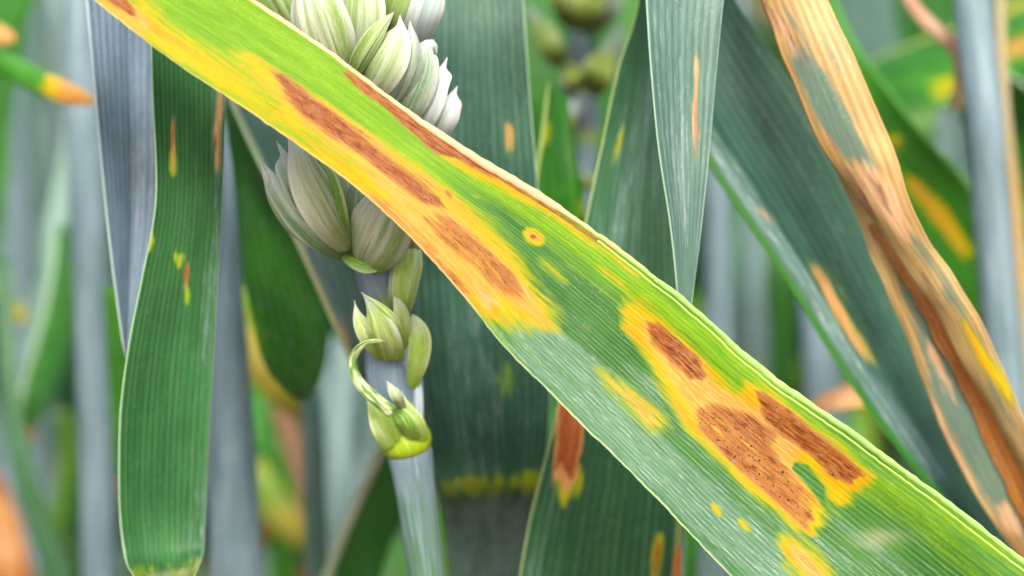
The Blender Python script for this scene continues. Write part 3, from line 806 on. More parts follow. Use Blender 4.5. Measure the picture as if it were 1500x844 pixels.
# ================================================================== THE EAR AND ITS STALK (just behind the leaf)
def wheat_plant():
    root = empty('wheat_plant', None)
    tag(root, 'pale green wheat ear on a blue grey stalk standing behind the blotched leaf', 'wheat ear')
    W = scale_mat('glume_white', (238, 246, 220), (214, 232, 186), (150, 192, 96), (250, 253, 244), flush=(176, 212, 106), vamt=.6)
    G = scale_mat('glume_green', (200, 226, 146), (170, 206, 108), (104, 162, 54), (230, 242, 206), vamt=0.65, flush=(130, 180, 60))
    GR = scale_mat('glume_grey', (208, 228, 206), (172, 204, 172), (88, 136, 96), (240, 248, 244), vamt=0.75, flush=(120, 164, 104))
    BL = scale_mat('glume_bluish', (244, 252, 252), (222, 240, 242), (176, 206, 206), (254, 255, 255), vamt=0.4, bamt=0.2)
    PK = scale_mat('glume_pinkish', (248, 248, 232), (228, 236, 200), (142, 180, 92), (250, 252, 244), vamt=0.6, basec=(158, 188, 60), flush=(150, 190, 76), fside=-1.0)
    LM = scale_mat('bract_lime', (204, 230, 130), (176, 214, 84), (128, 180, 44), (232, 246, 206), vamt=0.5, basec=(156, 196, 26), bamt=0.9, k=.92)
    OL = scale_mat('bract_olive', (208, 222, 150), (184, 206, 90), (120, 160, 50), (230, 240, 228), vamt=0.6, basec=(160, 192, 10), bamt=1.0, k=.92)
    KG = scale_mat('keel_green', (156, 204, 80), (124, 180, 56), (86, 146, 40), (220, 238, 186), vamt=0.5, k=.92)
    def spk(): 
        e = empty('spikelet', None); e.parent = root; return e
    # --- upper spikelets, above the leaf
    s = spk()
    scale(s, 'glume', [(462, 92, .030), (420, 30, .024), (380, -50, .022), (350, -120, .028)], 92, G, bulge=.26, peak=.4)
    scale(s, 'lemma', [(455, 85, .036), (400, 0, .030), (350, -70, .03)], 70, GR, bulge=.3)
    s = spk()
    scale(s, 'glume', [(505, 128, .020), (482, 70, .0145), (460, 0, .013), (446, -70, .018)], 88, PK, bulge=.26, peak=.45, keel=.03, kpos=.6)
    scale(s, 'lemma', [(516, 120, .020), (505, 70, .014), (494, 10, .0125), (478, -50, .016)], 26, KG, bulge=.32, peak=.5, keel=.1)
    scale(s, 'lemma', [(518, 125, .024), (528, 70, .018), (532, 0, .016), (524, -80, .02)], 66, W, bulge=.26, peak=.5)
    scale(s, 'palea', [(525, 90, .026), (538, 30, .021), (545, -60, .022)], 44, G, bulge=.25)
    s = spk()
    scale(s, 'glume', [(560, 60, .028), (578, 20, .022), (588, -30, .021), (585, -90, .026)], 82, G, bulge=.24, peak=.45)
    scale(s, 'lemma', [(604, 90, .030), (610, 40, .023), (622, -5, .021), (640, -70, .026)], 66, BL, bulge=.26, peak=.5)
    scale(s, 'lemma', [(590, 70, .034), (606, 20, .028), (620, -40, .028)], 70, G, bulge=.28)
    # right-hand fan
    s = spk()
    scale(s, 'glume', [(508, 128, .018), (530, 82, .0125), (556, 42, .0115), (578, 17, .015)], 30, G, bulge=.3, peak=.5, keel=.12, power=.7)
    scale(s, 'glume', [(530, 152, .020), (558, 108, .0135), (578, 66, .0125), (586, 22, .017)], 62, W, bulge=.27, peak=.5, keel=.05, kpos=-.3, shoulder=1)
    scale(s, 'lemma', [(556, 168, .022), (582, 116, .0155), (598, 66, .0150), (601, 30, .019)], 62, GR, bulge=.26, peak=.5, keel=.04, shoulder=1)
    scale(s, 'lemma', [(580, 190, .024), (604, 140, .0185), (620, 98, .0175), (622, 76, .0185), (634, 66, .019), (640, 82, .020)], 58, GR, bulge=.3, peak=.42, keel=.05, power=.75)
    scale(s, 'lemma', [(606, 204, .026), (626, 160, .0205), (641, 122, .0200), (650, 100, .021), (655, 84, .022)], 46, BL, bulge=.28, peak=.45, keel=.05, shoulder=-1)
    scale(s, 'lemma', [(628, 220, .028), (648, 182, .0225), (662, 152, .022), (670, 126, .025)], 38, BL, bulge=.28, peak=.5, keel=.05, shoulder=-1)
    scale(s, 'palea', [(586, 190, .030), (610, 150, .026), (632, 110, .026)], 60, W, bulge=.2)
    # --- spikelets mostly hidden by the leaf
    s = spk()
    scale(s, 'glume', [(505, 262, .022), (470, 205, .016), (436, 150, .0155), (415, 100, .02)], 66, PK, bulge=.27, peak=.42)
    scale(s, 'lemma', [(515, 262, .026), (495, 190, .019), (480, 130, .019), (476, 85, .024)], 66, G, bulge=.27, peak=.42)
    s = spk()
    scale(s, 'glume', [(560, 290, .020), (585, 240, .0145), (602, 205, .0145), (612, 170, .019)], 58, W, bulge=.27, peak=.45)
    scale(s, 'lemma', [(545, 290, .024), (560, 220, .018), (568, 170, .018), (570, 140, .02)], 70, GR, bulge=.27, peak=.42)
    # --- lower left spikelet
    s = spk()
    scale(s, 'glume', [(512, 378, .0225), (466, 346, .0165), (424, 300, .0150), (398, 260, .0165), (385, 238, .0185)], 46, GR, bulge=.3, peak=.45, keel=.05, kpos=.3, shoulder=1)
    scale(s, 'lemma', [(505, 372, .0260), (455, 345, .0200), (412, 300, .0190), (391, 262, .020), (381, 240, .021)], 40, W, bulge=.3, peak=.45)
    scale(s, 'lemma', [(505, 366, .0230), (462, 316, .0165), (430, 262, .0150), (412, 222, .017), (405, 206, .019)], 50, GR, bulge=.3, peak=.45, keel=.04, shoulder=1)
    scale(s, 'glume', [(512, 366, .0180), (476, 312, .0115), (450, 262, .0100), (436, 220, .012), (420, 186, .016)], 64, PK, bulge=.30, peak=.42, keel=.045, kpos=.55)
    scale(s, 'palea', [(508, 362, .0190), (494, 312, .0125), (482, 262, .0115), (466, 215, .015)], 34, KG, bulge=.28, peak=.45)
    scale(s, 'palea', [(512, 350, .0200), (500, 300, .0150), (492, 250, .0140), (482, 205, .018)], 34, W, bulge=.28, peak=.45)
    # --- lower right spikelet
    s = spk()
    scale(s, 'glume', [(530, 392, .0200), (553, 346, .0118), (572, 296, .0110), (592, 236, .015)], 98, PK, bulge=.25, peak=.36, keel=.02)
    scale(s, 'lemma', [(520, 384, .0230), (520, 330, .0160), (524, 280, .0150), (530, 220, .018)], 50, GR, bulge=.27, peak=.42)
    scale(s, 'lemma', [(560, 392, .0260), (590, 350, .0190), (606, 300, .0190), (618, 240, .022)], 60, G, bulge=.27, peak=.42)
    # dark green lip under the two spikelets
    scale(s, 'bract', [(500, 366, .0240), (514, 382, .0175), (545, 390, .0160), (584, 366, .0200)], 22, KG, bulge=.35, peak=.5, back=.4)
    # --- lime bract on the right below
    s = spk()
    scale(s, 'bract', [(588, 478, .0240), (592, 430, .0185), (599, 385, .0178), (607, 338, .021)], 42, LM, bulge=.32, peak=.62, power=.6)
    scale(s, 'bract', [(576, 470, .0250), (581, 430, .0200), (584, 395, .0198), (588, 355, .022)], 26, W, bulge=.32, peak=.5)
    # --- stunted bud on the left
    s = spk()
    scale(s, 'glume', [(572, 526, .0205), (562, 492, .0150), (548, 458, .0142), (530, 428, .0165)], 52, OL, bulge=.24, peak=.28, power=1.1, keel=.03, basew=.7)
    scale(s, 'glume', [(566, 522, .0215), (544, 494, .0168), (526, 468, .0160), (519, 440, .0170)], 36, OL, bulge=.28, peak=.35, power=1.1, basew=.6)
    scale(s, 'lemma', [(586, 505, .0195), (580, 476, .0148), (560, 452, .0138), (529, 428, .0155)], 15, LM, bulge=.4, peak=.4, power=1.0)
    scale(s, 'bract', [(584, 520, .0215), (588, 485, .0178), (586, 452, .0172), (576, 424, .0190)], 30, OL, bulge=.22, peak=.4, basew=.7)
    # --- right stunted bract
    s = spk()
    scale(s, 'bract', [(600, 572, .0235), (612, 530, .0195), (615, 494, .0190), (604, 460, .0205)], 34, LM, bulge=.22, peak=.62, power=.5, keel=.04, basew=.35)
    scale(s, 'bract', [(596, 560, .0245), (600, 520, .0210), (602, 490, .0205), (598, 464, .0215)], 26, BL, bulge=.22, peak=.55, basew=.5)
    # --- curled bract, small white scale, green collar bracts
    s = spk()
    P = to3(crom([(562, 500, .0125, ), (545, 500, .0118), (528, 508, .0125), (517, 526, .0140), (519, 548, .0140), (532, 568, .0130), (552, 586, .0122), (574, 604, .0125)], 40))
    r = np.interp(np.linspace(0, 1, 40), [0, .12, .4, .7, 1], [1.8, 4.2, 7.0, 9.5, 10.0]) * sc(.013)
    t = NT('curled_bract')
    uv = t.n('ShaderNodeUVMap').outputs[0]; sp_ = t.n('ShaderNodeSeparateXYZ', i_0=uv)
    nz = t.noise(t.vec(t.math('MULTIPLY', sp_.outputs[0], .3), t.math('MULTIPLY', sp_.outputs[1], 9.0), 0), 1, 2)
    col = t.mix(t.ss(nz, .38, .62), lin(96, 140, 56), lin(214, 230, 176))
    tube(P, r, t.finish(col, rough=.45, trans=.15, bump=nz, bstr=.3), s, 'curled_bract', sides=12, flat=.7)
    scale(s, 'bract', [(592, 606, .0200), (584, 586, .0140), (574, 570, .0130), (566, 557, .0150)], 18, W, bulge=.32, peak=.5)
    scale(s, 'bract', [(580, 652, .0208), (564, 622, .0178), (548, 594, .0176), (532, 568, .0180)], 46, LM, bulge=.16, peak=.3, power=1.2, basew=.8)
    scale(s, 'bract', [(606, 644, .0202), (596, 620, .0172), (582, 602, .0168), (560, 586, .0150)], 30, KG, bulge=.16, peak=.35, power=1.2, basew=.7)
    scale(s, 'bract', [(618, 648, .0212), (610, 622, .0186), (598, 600, .0182), (588, 572, .0185)], 26, LM, bulge=.16, peak=.35, power=1.2, basew=.7)
    # --- rachis joints (blue grey), collar ring, stalk
    RB = stem_mat((132, 154, 176), (106, 130, 148), (172, 190, 204), ribs=8, green=(160, 186, 80))
    C = [(520, -160, .030, 26), (540, 60, .031, 30), (556, 200, .030, 30), (556, 330, .0285, 30), (551, 385, .0270, 32), (560, 425, .0262, 32), (574, 445, .0262, 26), (572, 480, .0260, 30), (569, 520, .0250, 35), (573, 560, .0250, 36), (586, 600, .0250, 32), (594, 640, .0250, 33)]
    n = 90; yy = crom(C, n)[:, 1]
    mk = np.maximum(np.exp(-((yy - 450) / 26) ** 2), sstep(585, 610, yy)) * .8
    stem(C, RB, root, 'rachis', n=n, sides=24, mk=mk)
    stem([(612, 552, .0240, 7), (613, 590, .0228, 8), (612, 632, .0230, 9)], stem_mat((206, 222, 236), (170, 190, 206), (240, 246, 250)), root, 'rachis_edge', n=14, sides=10)
    LMs = stem_mat((176, 198, 40), (142, 172, 26), (212, 222, 90), ribs=6, k=.8)
    stem([(582, 584, .0245, 26), (586, 610, .0240, 32), (591, 634, .0240, 37.5), (595, 646, .0240, 39), (598, 655, .0240, 36.5), (600, 662, .0240, 31)], LMs, root, 'collar', n=30, sides=32)
    ST = stem_mat((136, 158, 172), (108, 134, 142), (184, 202, 212), ribs=14, green=(88, 128, 96))
    C = [(597, 648, .0245, 31), (600, 662, .0245, 34), (606, 700, .0250, 31), (613, 750, .0255, 29), (620, 800, .0260, 28), (626, 850, .0265, 27.5), (640, 960, .028, 27), (655, 1080, .03, 27)]
    yy = crom(C, 60)[:, 1]
    stem(C, ST, root, 'stalk', n=60, sides=32, ground=True, mk=0.62 * sstep(665, 740, yy))
wheat_plant()

# ================================================================== LEAVES AND STEMS ROUND THE EAR
M_GREEN = leaf_mat((64, 128, 70), (46, 104, 54), (128, 176, 130), wax_sheen=(112, 150, 142), veins=1.3, vstr=0.2, k=.8, yellow=(206, 216, 80), spec=.28)
M_TEAL = leaf_mat((66, 112, 92), (46, 88, 72), (128, 168, 146), wax_sheen=(132, 164, 164), veins=0.9, vstr=0.22, k=.86, spec=.25, yellow=(198, 206, 40))
M_PALE = leaf_mat((96, 138, 124), (78, 118, 106), (160, 190, 176), wax_sheen=(160, 184, 184), veins=1.1, vstr=0.3, k=.8)
M_LOW = leaf_mat((68, 122, 82), (48, 98, 66), (130, 172, 140), wax_sheen=(120, 160, 150), veins=0.9, vstr=0.22, k=.9, spec=.28)
M_BRIGHT = leaf_mat((66, 156, 30), (40, 120, 20), (140, 196, 60), tan=(214, 146, 60), yellow=(236, 200, 20), veins=0.6, vstr=0.3, k=.85, trans=.35)
M_DEEP = leaf_mat((56, 138, 36), (36, 108, 30), (116, 176, 70), veins=0.9, vstr=0.3, k=.9, trans=.32)
M_GREY = leaf_mat((126, 150, 172), (92, 118, 138), (176, 196, 212), wax_sheen=(150, 172, 192), veins=1.0, vstr=0.3, k=.85, trans=.15)
M_MINT = leaf_mat((150, 186, 176), (116, 158, 140), (190, 214, 206), veins=0.7, vstr=0.3, k=.85)
M_DRY = leaf_mat((224, 190, 126), (190, 150, 92), (240, 220, 168), wax_sheen=(100, 136, 120), lime=(104, 138, 118), tan=(226, 170, 118), brown=(140, 82, 40), veins=1.0, vstr=.4, k=.85, trans=.2)
M_RUST = leaf_mat((196, 124, 40), (150, 84, 24), (222, 160, 84), tan=(206, 140, 76), veins=1.0, vstr=.4, k=.7, trans=.2)
M_YEL = leaf_mat((214, 200, 70), (170, 170, 50), (236, 224, 140), lime=(120, 170, 30), veins=.6, vstr=.3, k=.85, trans=.3)
MG_PALE = margin_mat((170, 210, 170), (190, 222, 186))
MG_GREY = margin_mat((186, 206, 222), (200, 220, 214))
MG_LIME = margin_mat((190, 216, 120), (205, 225, 150))

def leaf(name, label, ctrl, mat, margins=None, cat='leaf', group=None, **kw):
    """a leaf with its blade and, where the picture shows them, its pale margins"""
    if margins:
        root = empty(name, None)
        tag(root, label, cat, group)
        o, P, N = blade(ctrl, mat, root, 'blade', **kw)
        for col, r, mm in margins:
            rr = np.full(len(P), r); rr[:3] *= [.3, .6, .9]; rr[-3:] *= [.9, .6, .3]
            edge_tube(P, N, col, mm, root, rr, np.linspace(0, 1, len(P)))
        return root
    o, P, N = blade(ctrl, mat, None, name, **kw)
    return tag(o, label, cat, group)

fold = lambda at_, d: (lambda s, v: -d * (1 - np.abs((v - at_) / np.where(v < at_, at_, 1 - at_))) + 0 * s)

# left: broad green blade
leaf('wheat_leaf', 'broad sharp dark green upright leaf at left with fine pale lengthwise veins', [
    (214, -260, .032, 318, -260, .036), (220, -60, .026, 326, -60, .032), (223, 100, .023, 329, 110, .029), (228, 240, .021, 327, 250, .027), (225, 320, .020, 323, 330, .026), (209, 410, .020, 318, 410, .026),
    (190, 500, .020, 314, 490, .026), (177, 600, .020, 309, 580, .026), (174, 700, .020, 303, 680, .026), (178, 770, .020, 299, 760, .026), (186, 822, .018, 296, 814, .024), (192, 838, .010, 290, 832, .016), (198, 854, -.004, 284, 850, .002), (206, 930, -.014, 276, 926, -.010), (222, 1040, -.012, 272, 1036, -.010), (244, 1160, -.008, 250, 1158, -.008)],
    M_GREEN, margins=[(0, .00016, MG_PALE), (-1, .00010, MG_PALE)], nu=120, nv=40, bow=-.06, wavy=.0002, seed=4,
    masks=[(1, blob(254, 215, 90, 9, 92), 6, .55), (2, blob(254, 200, 50, 5, 92), 5, .35), (0, blob(254, 240, 44, 10, 92), 6, .8), (0, blob(222, 352, 24, 10, 100), 5, .8), (0, blob(265, 382, 20, 12, 60), 5, .7), (2, blob(274, 408, 26, 9, 95), 4, .9), (1, blob(274, 412, 50, 12, 95), 6, .6), (0, blob(274, 440, 34, 8, 95), 5, .6),
           (1, blob(321, 190, 120, 12, 94), 6, .55), (0, [(180, 830), (305, 822), (305, 900), (190, 900)], 12, .42)],
    masks2=[(1, blob(318, 300, 700, 22, 93), 14, .55), (1, blob(300, 760, 200, 40, 95), 20, .5), (2, blob(255, 838, 80, 8, 176), 8, .5)])  # yellow and pale lower edge: light on the bend painted in
# left: grey folded leaf
leaf('wheat_leaf', 'blue grey folded leaf narrowing to a point, left of the broad green leaf', [
    (112, -300, .050, 262, -300, .050), (122, -80, .042, 246, -80, .044), (131, 40, .038, 243, 40, .042), (141, 150, .036, 242, 150, .041), (152, 270, .034, 238, 270, .039), (165, 390, .032, 222, 385, .036), (177, 480, .031, 200, 476, .033), (184, 525, .030, 187, 524, .031)],
    M_GREY, margins=[(0, .00022, MG_GREY)], nu=90, nv=36, prof=fold(.56, .22),
    masks2=[(1, blob(215, 200, 420, 30, 90), 12, .6)], seed=5)  # facet right of the fold painted lighter, as its lit side
# middle left: dark blade and the grey one beside it
leaf('wheat_leaf', 'dark green soft-focus leaf with rounded lower bend, left of the ear', [
    (318, 20, .075, 336, 20, .075), (330, 120, .072, 344, 130, .068), (338, 230, .070, 386, 240, .064), (350, 350, .068, 434, 340, .062), (366, 450, .068, 468, 430, .062), (384, 520, .070, 478, 500, .064), (408, 565, .074, 468, 555, .070), (432, 588, .080, 450, 586, .078)],
    M_DEEP, nu=60, nv=24, bow=-.08, wavy=.0003, seed=6, masks2=[(0, blob(372, 470, 120, 16, 72), 14, .5)])
leaf('wheat_leaf', 'grey teal leaf with pale edge carrying two orange spots, behind the ear', [
    (296, 40, .056, 480, 40, .066), (345, 160, .056, 540, 160, .066), (398, 272, .056, 560, 272, .066), (446, 374, .056, 572, 380, .066), (486, 462, .056, 585, 470, .066), (512, 520, .058, 570, 525, .066), (528, 570, .060, 548, 575, .066)],
    M_PALE, margins=[(0, .00075, margin_mat((150, 186, 160), (205, 205, 150)))], nu=70, nv=24, bow=-.06,
    masks=[(1, blob(432, 345, 60, 20, 65), 8, .9), (1, blob(494, 485, 60, 20, 62), 8, 1)], masks2=[(1, blob(480, 430, 200, 90, 62), 30, .6)])
# big dark blade behind the ear
leaf('wheat_leaf', 'wide dark teal leaf directly behind the ear, crossed low down by a blurred band of painted yellow light', [
    (606, -300, .060, 742, -300, .064), (604, -80, .052, 760, -80, .056), (600, 40, .047, 768, 40, .050), (596, 170, .045, 777, 160, .048), (592, 300, .045, 788, 290, .047), (596, 420, .046, 800, 420, .047), (606, 540, .047, 806, 530, .047), (622, 640, .049, 803, 620, .049), (638, 690, .053, 797, 684, .053), (645, 716, .055, 794, 712, .055), (650, 745, .064, 788, 745, .064), (654, 790, .074, 780, 790, .074), (658, 850, .080, 770, 850, .080), (664, 980, .088, 750, 980, .088), (690, 1150, .095, 720, 1150, .095)],
    M_TEAL, margins=[(-1, .00018, MG_PALE)], nu=110, nv=44, bow=-.05, wavy=.0002, seed=8, warp=1.0,
    masks=[(1, blob(746, 202, 44, 14, 88), 8, .6), (2, blob(746, 202, 40, 12, 88), 7, .4), (0, blob(746, 205, 50, 18, 88), 9, .25), (0, [(640, 708), (740, 706), (800, 692), (800, 716), (740, 726), (640, 732)], 18, .62), (1, blob(668, 714, 40, 16, 10), 10, .4), (0, blob(740, 560, 60, 18, 85), 14, .4)],  # low yellow band: light on a bend of the blade, painted in
    masks2=[(1, blob(690, 470, 520, 60, 86), 40, .45), (1, [(640, 738), (800, 728), (780, 1000), (650, 1000)], 14, .95), (0, blob(770, 704, 70, 16, 170), 10, .5)])
# blade that passes behind the main leaf
leaf('wheat_leaf', 'green leaf passing behind the blotched leaf, brown rectangular scar on it', [
    (958, -280, .062, 1000, -280, .064), (940, -20, .052, 992, -20, .056), (906, 100, .047, 996, 110, .052), (880, 220, .044, 1002, 230, .049), (859, 330, .041, 1008, 340, .046), (842, 440, .038, 1014, 440, .044), (826, 540, .036, 1012, 540, .043), (811, 625, .035, 1006, 640, .042), (793, 700, .035, 1002, 720, .042), (774, 775, .035, 998, 790, .042), (761, 850, .036, 992, 860, .043), (740, 1000, .040, 970, 1000, .046), (715, 1160, .046, 940, 1160, .05)],
    M_LOW, margins=[(0, .00016, MG_LIME)], nu=110, nv=44, bow=-.05, wavy=.0002, seed=9,
    masks=[(1, [(818, 560), (868, 560), (858, 640), (852, 690), (846, 718), (832, 722), (810, 705), (812, 640)], 5, 1), (2, [(822, 560), (866, 560), (856, 630), (850, 680), (842, 708), (834, 700), (812, 688), (816, 640)], 5, .72), (0, blob(836, 712, 60, 40, 100), 9, .6), (2, blob(962, 822, 50, 10, 100), 7, .6), (0, blob(962, 815, 70, 16, 100), 9, .5), (0, blob(905, 215, 60, 12, 110), 12, .35)],
    masks2=[(1, blob(925, 260, 420, 70, 105), 30, .55), (1, blob(800, 790, 160, 30, 108), 20, .4)])
# hanging pale blade with brown streak
leaf('wheat_leaf', 'pale grey green leaf with light edges hanging tip-down, a thin brown streak on it', [
    (938, -260, .040, 1092, -260, .040), (943, -80, .030, 1070, -80, .032), (948, 10, .025, 1058, 10, .028), (954, 100, .022, 1048, 110, .025), (965, 215, .020, 1038, 225, .022), (981, 320, .019, 1027, 330, .020), (990, 400, .018, 1017, 410, .019), (996, 480, .018, 1008, 480, .018), (1001, 540, .018, 1003, 540, .018)],
    M_PALE, margins=[(0, .00017, margin_mat((176, 204, 188), (180, 210, 184))), (-1, .00011, margin_mat((170, 200, 188), (190, 214, 200)))], nu=90, nv=34, bow=-.07, seed=10,
    masks=[(1, blob(1021, 160, 170, 10, 91), 6, .6), (2, blob(1021, 190, 130, 5, 91), 4, .5), (0, blob(1022, 120, 100, 10, 91), 7, .2)],
    masks2=[(1, blob(985, 150, 420, 30, 85), 20, .5)])
# big diagonal blade right
leaf('wheat_leaf', 'wide dark teal leaf slanting down left of the dry leaf, one tan blotch', [
    (930, -170, .066, 985, -200, .070), (960, 0, .058, 1040, -90, .064), (1000, 150, .052, 1082, 10, .060), (1042, 240, .048, 1142, 95, .058), (1105, 335, .046, 1205, 195, .056), (1165, 425, .045, 1258, 300, .055), (1222, 520, .044, 1310, 410, .054), (1280, 605, .044, 1362, 520, .053), (1345, 690, .045, 1415, 640, .052), (1420, 775, .047, 1478, 760, .052), (1520, 890, .05, 1560, 880, .054), (1620, 1010, .055, 1650, 1000, .057)],
    M_TEAL, margins=[(0, .0007, margin_mat((60, 120, 50), (52, 128, 40)))], nu=110, nv=44, seed=11,
    prof=lambda s, v: -.10 * np.sin(v * math.pi) + .08 * np.exp(-((v - .16) / .10) ** 2) + 0 * s,
    masks=[(1, [(1192, 385), (1215, 392), (1240, 440), (1262, 485), (1285, 525), (1268, 522), (1240, 490), (1212, 440)], 11, .75), (0, [(1186, 375), (1222, 386), (1250, 440), (1275, 490), (1295, 535), (1262, 526), (1230, 490), (1205, 440)], 14, .3), (1, blob(1122, 318, 50, 18, 45), 10, .55), (2, blob(1240, 470, 60, 8, 62), 6, .3)],
    masks2=[(1, [(1040, 190), (1110, 290), (1190, 400), (1290, 550), (1400, 700), (1370, 710), (1270, 580), (1170, 440), (1090, 340), (1035, 250)], 14, .85), (0, [(1030, 240), (1110, 350), (1200, 490), (1290, 625), (1360, 710), (1345, 715), (1270, 620), (1180, 470), (1090, 345)], 7, .45)])  # grey sheen painted as a strip beside the curled lower margin

# ---- dry leaf at the upper right: two tan strips with a rolled rusty underside
def dry_leaf():
    root = empty('dry_leaf', None)
    tag(root, 'withered tan and orange leaf slanting down at right, with a grey green patch', 'leaf')
    o, P, N = blade([(1040, -240, .046, 1120, -240, .044), (1085, -80, .040, 1180, -80, .036), (1112, 0, .036, 1214, 0, .032), (1150, 92, .033, 1254, 92, .029), (1200, 195, .031, 1296, 200, .027), (1258, 292, .030, 1338, 300, .026), (1312, 372, .030, 1384, 392, .026), (1368, 455, .030, 1430, 478, .026), (1428, 560, .031, 1480, 572, .027), (1480, 660, .032, 1520, 655, .028), (1560, 800, .034, 1590, 790, .031), (1640, 960, .037, 1660, 950, .036)],
        M_DRY, root, 'blade', nu=100, nv=36, bow=.10, seed=12,
        masks=[(2, blob(1165, 60, 130, 16, 62), 7, .6), (1, blob(1150, 50, 90, 26, 62), 10, .7), (2, blob(1215, 205, 110, 10, 60), 6, .65), (1, blob(1300, 290, 140, 40, 58), 12, .7), (2, blob(1286, 272, 80, 14, 58), 8, .6), (2, blob(1140, 40, 120, 14, 62), 8, .6), (2, blob(1250, 262, 200, 9, 60), 6, .7), (2, blob(1380, 440, 130, 8, 58), 6, .5), (2, blob(1345, 420, 260, 7, 58), 5, .5), (0, blob(1450, 530, 160, 16, 60), 8, .8)],
        masks2=[(0, [(1152, 50), (1176, 72), (1200, 92), (1232, 140), (1256, 190), (1292, 248), (1280, 254), (1240, 228), (1200, 180), (1168, 110)], 9, 1), (0, blob(1168, 40, 120, 7, 60), 5, .8), (0, blob(1355, 365, 80, 14, 56), 9, .8), (0, blob(1430, 480, 140, 8, 58), 7, .7), (0, blob(1395, 425, 90, 14, 58), 9, .85), (0, blob(1215, 60, 120, 6, 66), 5, .6), (0, blob(1470, 590, 100, 10, 60), 8, .7)], ragged=2.4, warp=5.0, wavy=.0005)
    edge_tube(P, N, 0, margin_mat((168, 96, 44), (190, 116, 50)), root, np.full(len(P), .0002))
    # rolled underside
    blade([(1270, 330, .0345, 1300, 330, .034), (1330, 420, .0345, 1372, 420, .033), (1384, 520, .0345, 1428, 520, .033), (1428, 612, .035, 1474, 612, .0335), (1468, 700, .036, 1512, 690, .0345), (1540, 850, .038, 1580, 840, .036)],
          M_RUST, root, 'rolled_underside', nu=80, nv=16, bow=-.25, seed=13, ragged=1.5, masks=[(2, blob(1420, 560, 260, 12, 62), 8, .6)])
    # lower strip, still grey green further down
    o, P, N = blade([(1185, 130, .040, 1205, 130, .040), (1205, 195, .039, 1228, 200, .038), (1244, 290, .038, 1285, 300, .037), (1300, 420, .037, 1345, 410, .036), (1345, 530, .037, 1402, 520, .036), (1390, 640, .037, 1450, 620, .036), (1436, 735, .038, 1490, 700, .037), (1490, 820, .040, 1540, 790, .039), (1580, 960, .043, 1620, 940, .042)],
        M_DRY, root, 'lower_strip', nu=80, nv=24, bow=.08, seed=14,
        masks=[(1, blob(1378, 540, 110, 14, 66), 5, .9), (1, blob(1400, 660, 200, 10, 66), 6, .8), (1, blob(1480, 760, 60, 26, 60), 10, .9), (2, blob(1285, 360, 170, 8, 62), 6, .4), (0, blob(1430, 740, 120, 16, 62), 8, .7)],
        masks2=[(0, [(1330, 430), (1370, 450), (1440, 580), (1520, 740), (1500, 790), (1440, 730), (1370, 600)], 14, 1), (0, blob(1430, 640, 240, 50, 62), 14, 1), (0, blob(1340, 450, 120, 14, 62), 8, .8)], ragged=1.3, warp=6.0, wavy=.0004)
dry_leaf()

# ---- right edge: stems and green leaves behind
S_BLUE = stem_mat((132, 156, 168), (104, 130, 140), (170, 192, 200), ribs=6)
S_GREY = stem_mat((124, 152, 152), (96, 126, 122), (164, 188, 188), ribs=6)
S_TEAL = stem_mat((92, 128, 118), (70, 104, 92), (136, 166, 154), ribs=6)
def stalk(label, ctrl, mat, group=None, node=None, **kw):
    if node is None:
        o = stem(ctrl, mat, None, 'wheat_plant', ground=True, **kw)
        return tag(o, label, 'wheat stem', group)
    root = empty('wheat_plant', None); tag(root, label, 'stem', group)
    stem(ctrl, mat, root, 'culm', ground=True, **kw)
    for c in node:
        stem(c, S_NODE, root, 'node', n=12, sides=16)
    return root
S_NODE = stem_mat((150, 176, 60), (120, 150, 40), (190, 205, 110), ribs=4)
stalk('thick blue grey stem near the right edge, in front of bright green leaves', [(1408, -200, .10, 27), (1424, 0, .095, 27), (1440, 150, .09, 27), (1452, 300, .09, 28), (1464, 450, .09, 28), (1476, 600, .09, 29), (1490, 850, .09, 29)], S_BLUE)
stalk('thin tan and green stem touching the thick blue grey stem on its right side', [(1462, -200, .112, 9), (1464, 0, .108, 9), (1470, 150, .105, 10), (1484, 300, .105, 13), (1496, 450, .105, 15), (1510, 650, .105, 16)], stem_mat((150, 160, 130), (186, 150, 90), (170, 190, 170), ribs=5))
leaf('wheat_leaf', 'bright green leaf bending over, pale yellow crease, behind the thick blue grey stem', [
    (1225, 130, .165, 1236, 190, .15), (1262, 100, .155, 1275, 165, .138), (1310, 78, .152, 1320, 168, .134), (1360, 58, .152, 1372, 160, .134), (1420, 38, .152, 1428, 140, .134), (1480, 14, .155, 1500, 110, .138), (1560, -20, .165, 1580, 60, .15)],
    M_BRIGHT, margins=[(0, .0009, margin_mat((176, 204, 110), (215, 220, 60)))], nu=50, nv=20, bow=.12, masks=[(0, blob(1500, 15, 130, 14, -20), 8, .9), (0, blob(1390, 140, 60, 18, -10), 9, .8), (1, blob(1494, 85, 60, 26, -20), 10, .7)])
leaf('wheat_leaf', 'vivid green slanting leaf with a yellow stripe, between the dry leaf and the grey stem', [
    (1150, -60, .125, 1190, -90, .125), (1190, 40, .115, 1236, 40, .115), (1228, 140, .112, 1290, 120, .110), (1262, 240, .112, 1350, 195, .108), (1310, 330, .112, 1420, 275, .108), (1360, 420, .112, 1470, 370, .108), (1410, 500, .114, 1500, 470, .110), (1470, 600, .118, 1540, 580, .115)],
    M_BRIGHT, margins=[(-1, .0006, margin_mat((96, 176, 60), (110, 180, 80)))], nu=60, nv=24, bow=-.1, masks=[(0, [(1320, 260), (1350, 275), (1395, 325), (1425, 375), (1412, 385), (1375, 340), (1335, 290)], 8, 1), (1, [(1330, 268), (1350, 280), (1425, 385), (1408, 382), (1365, 322)], 7, .6), (0, blob(1308, 208, 20, 18, 40), 7, .8)])
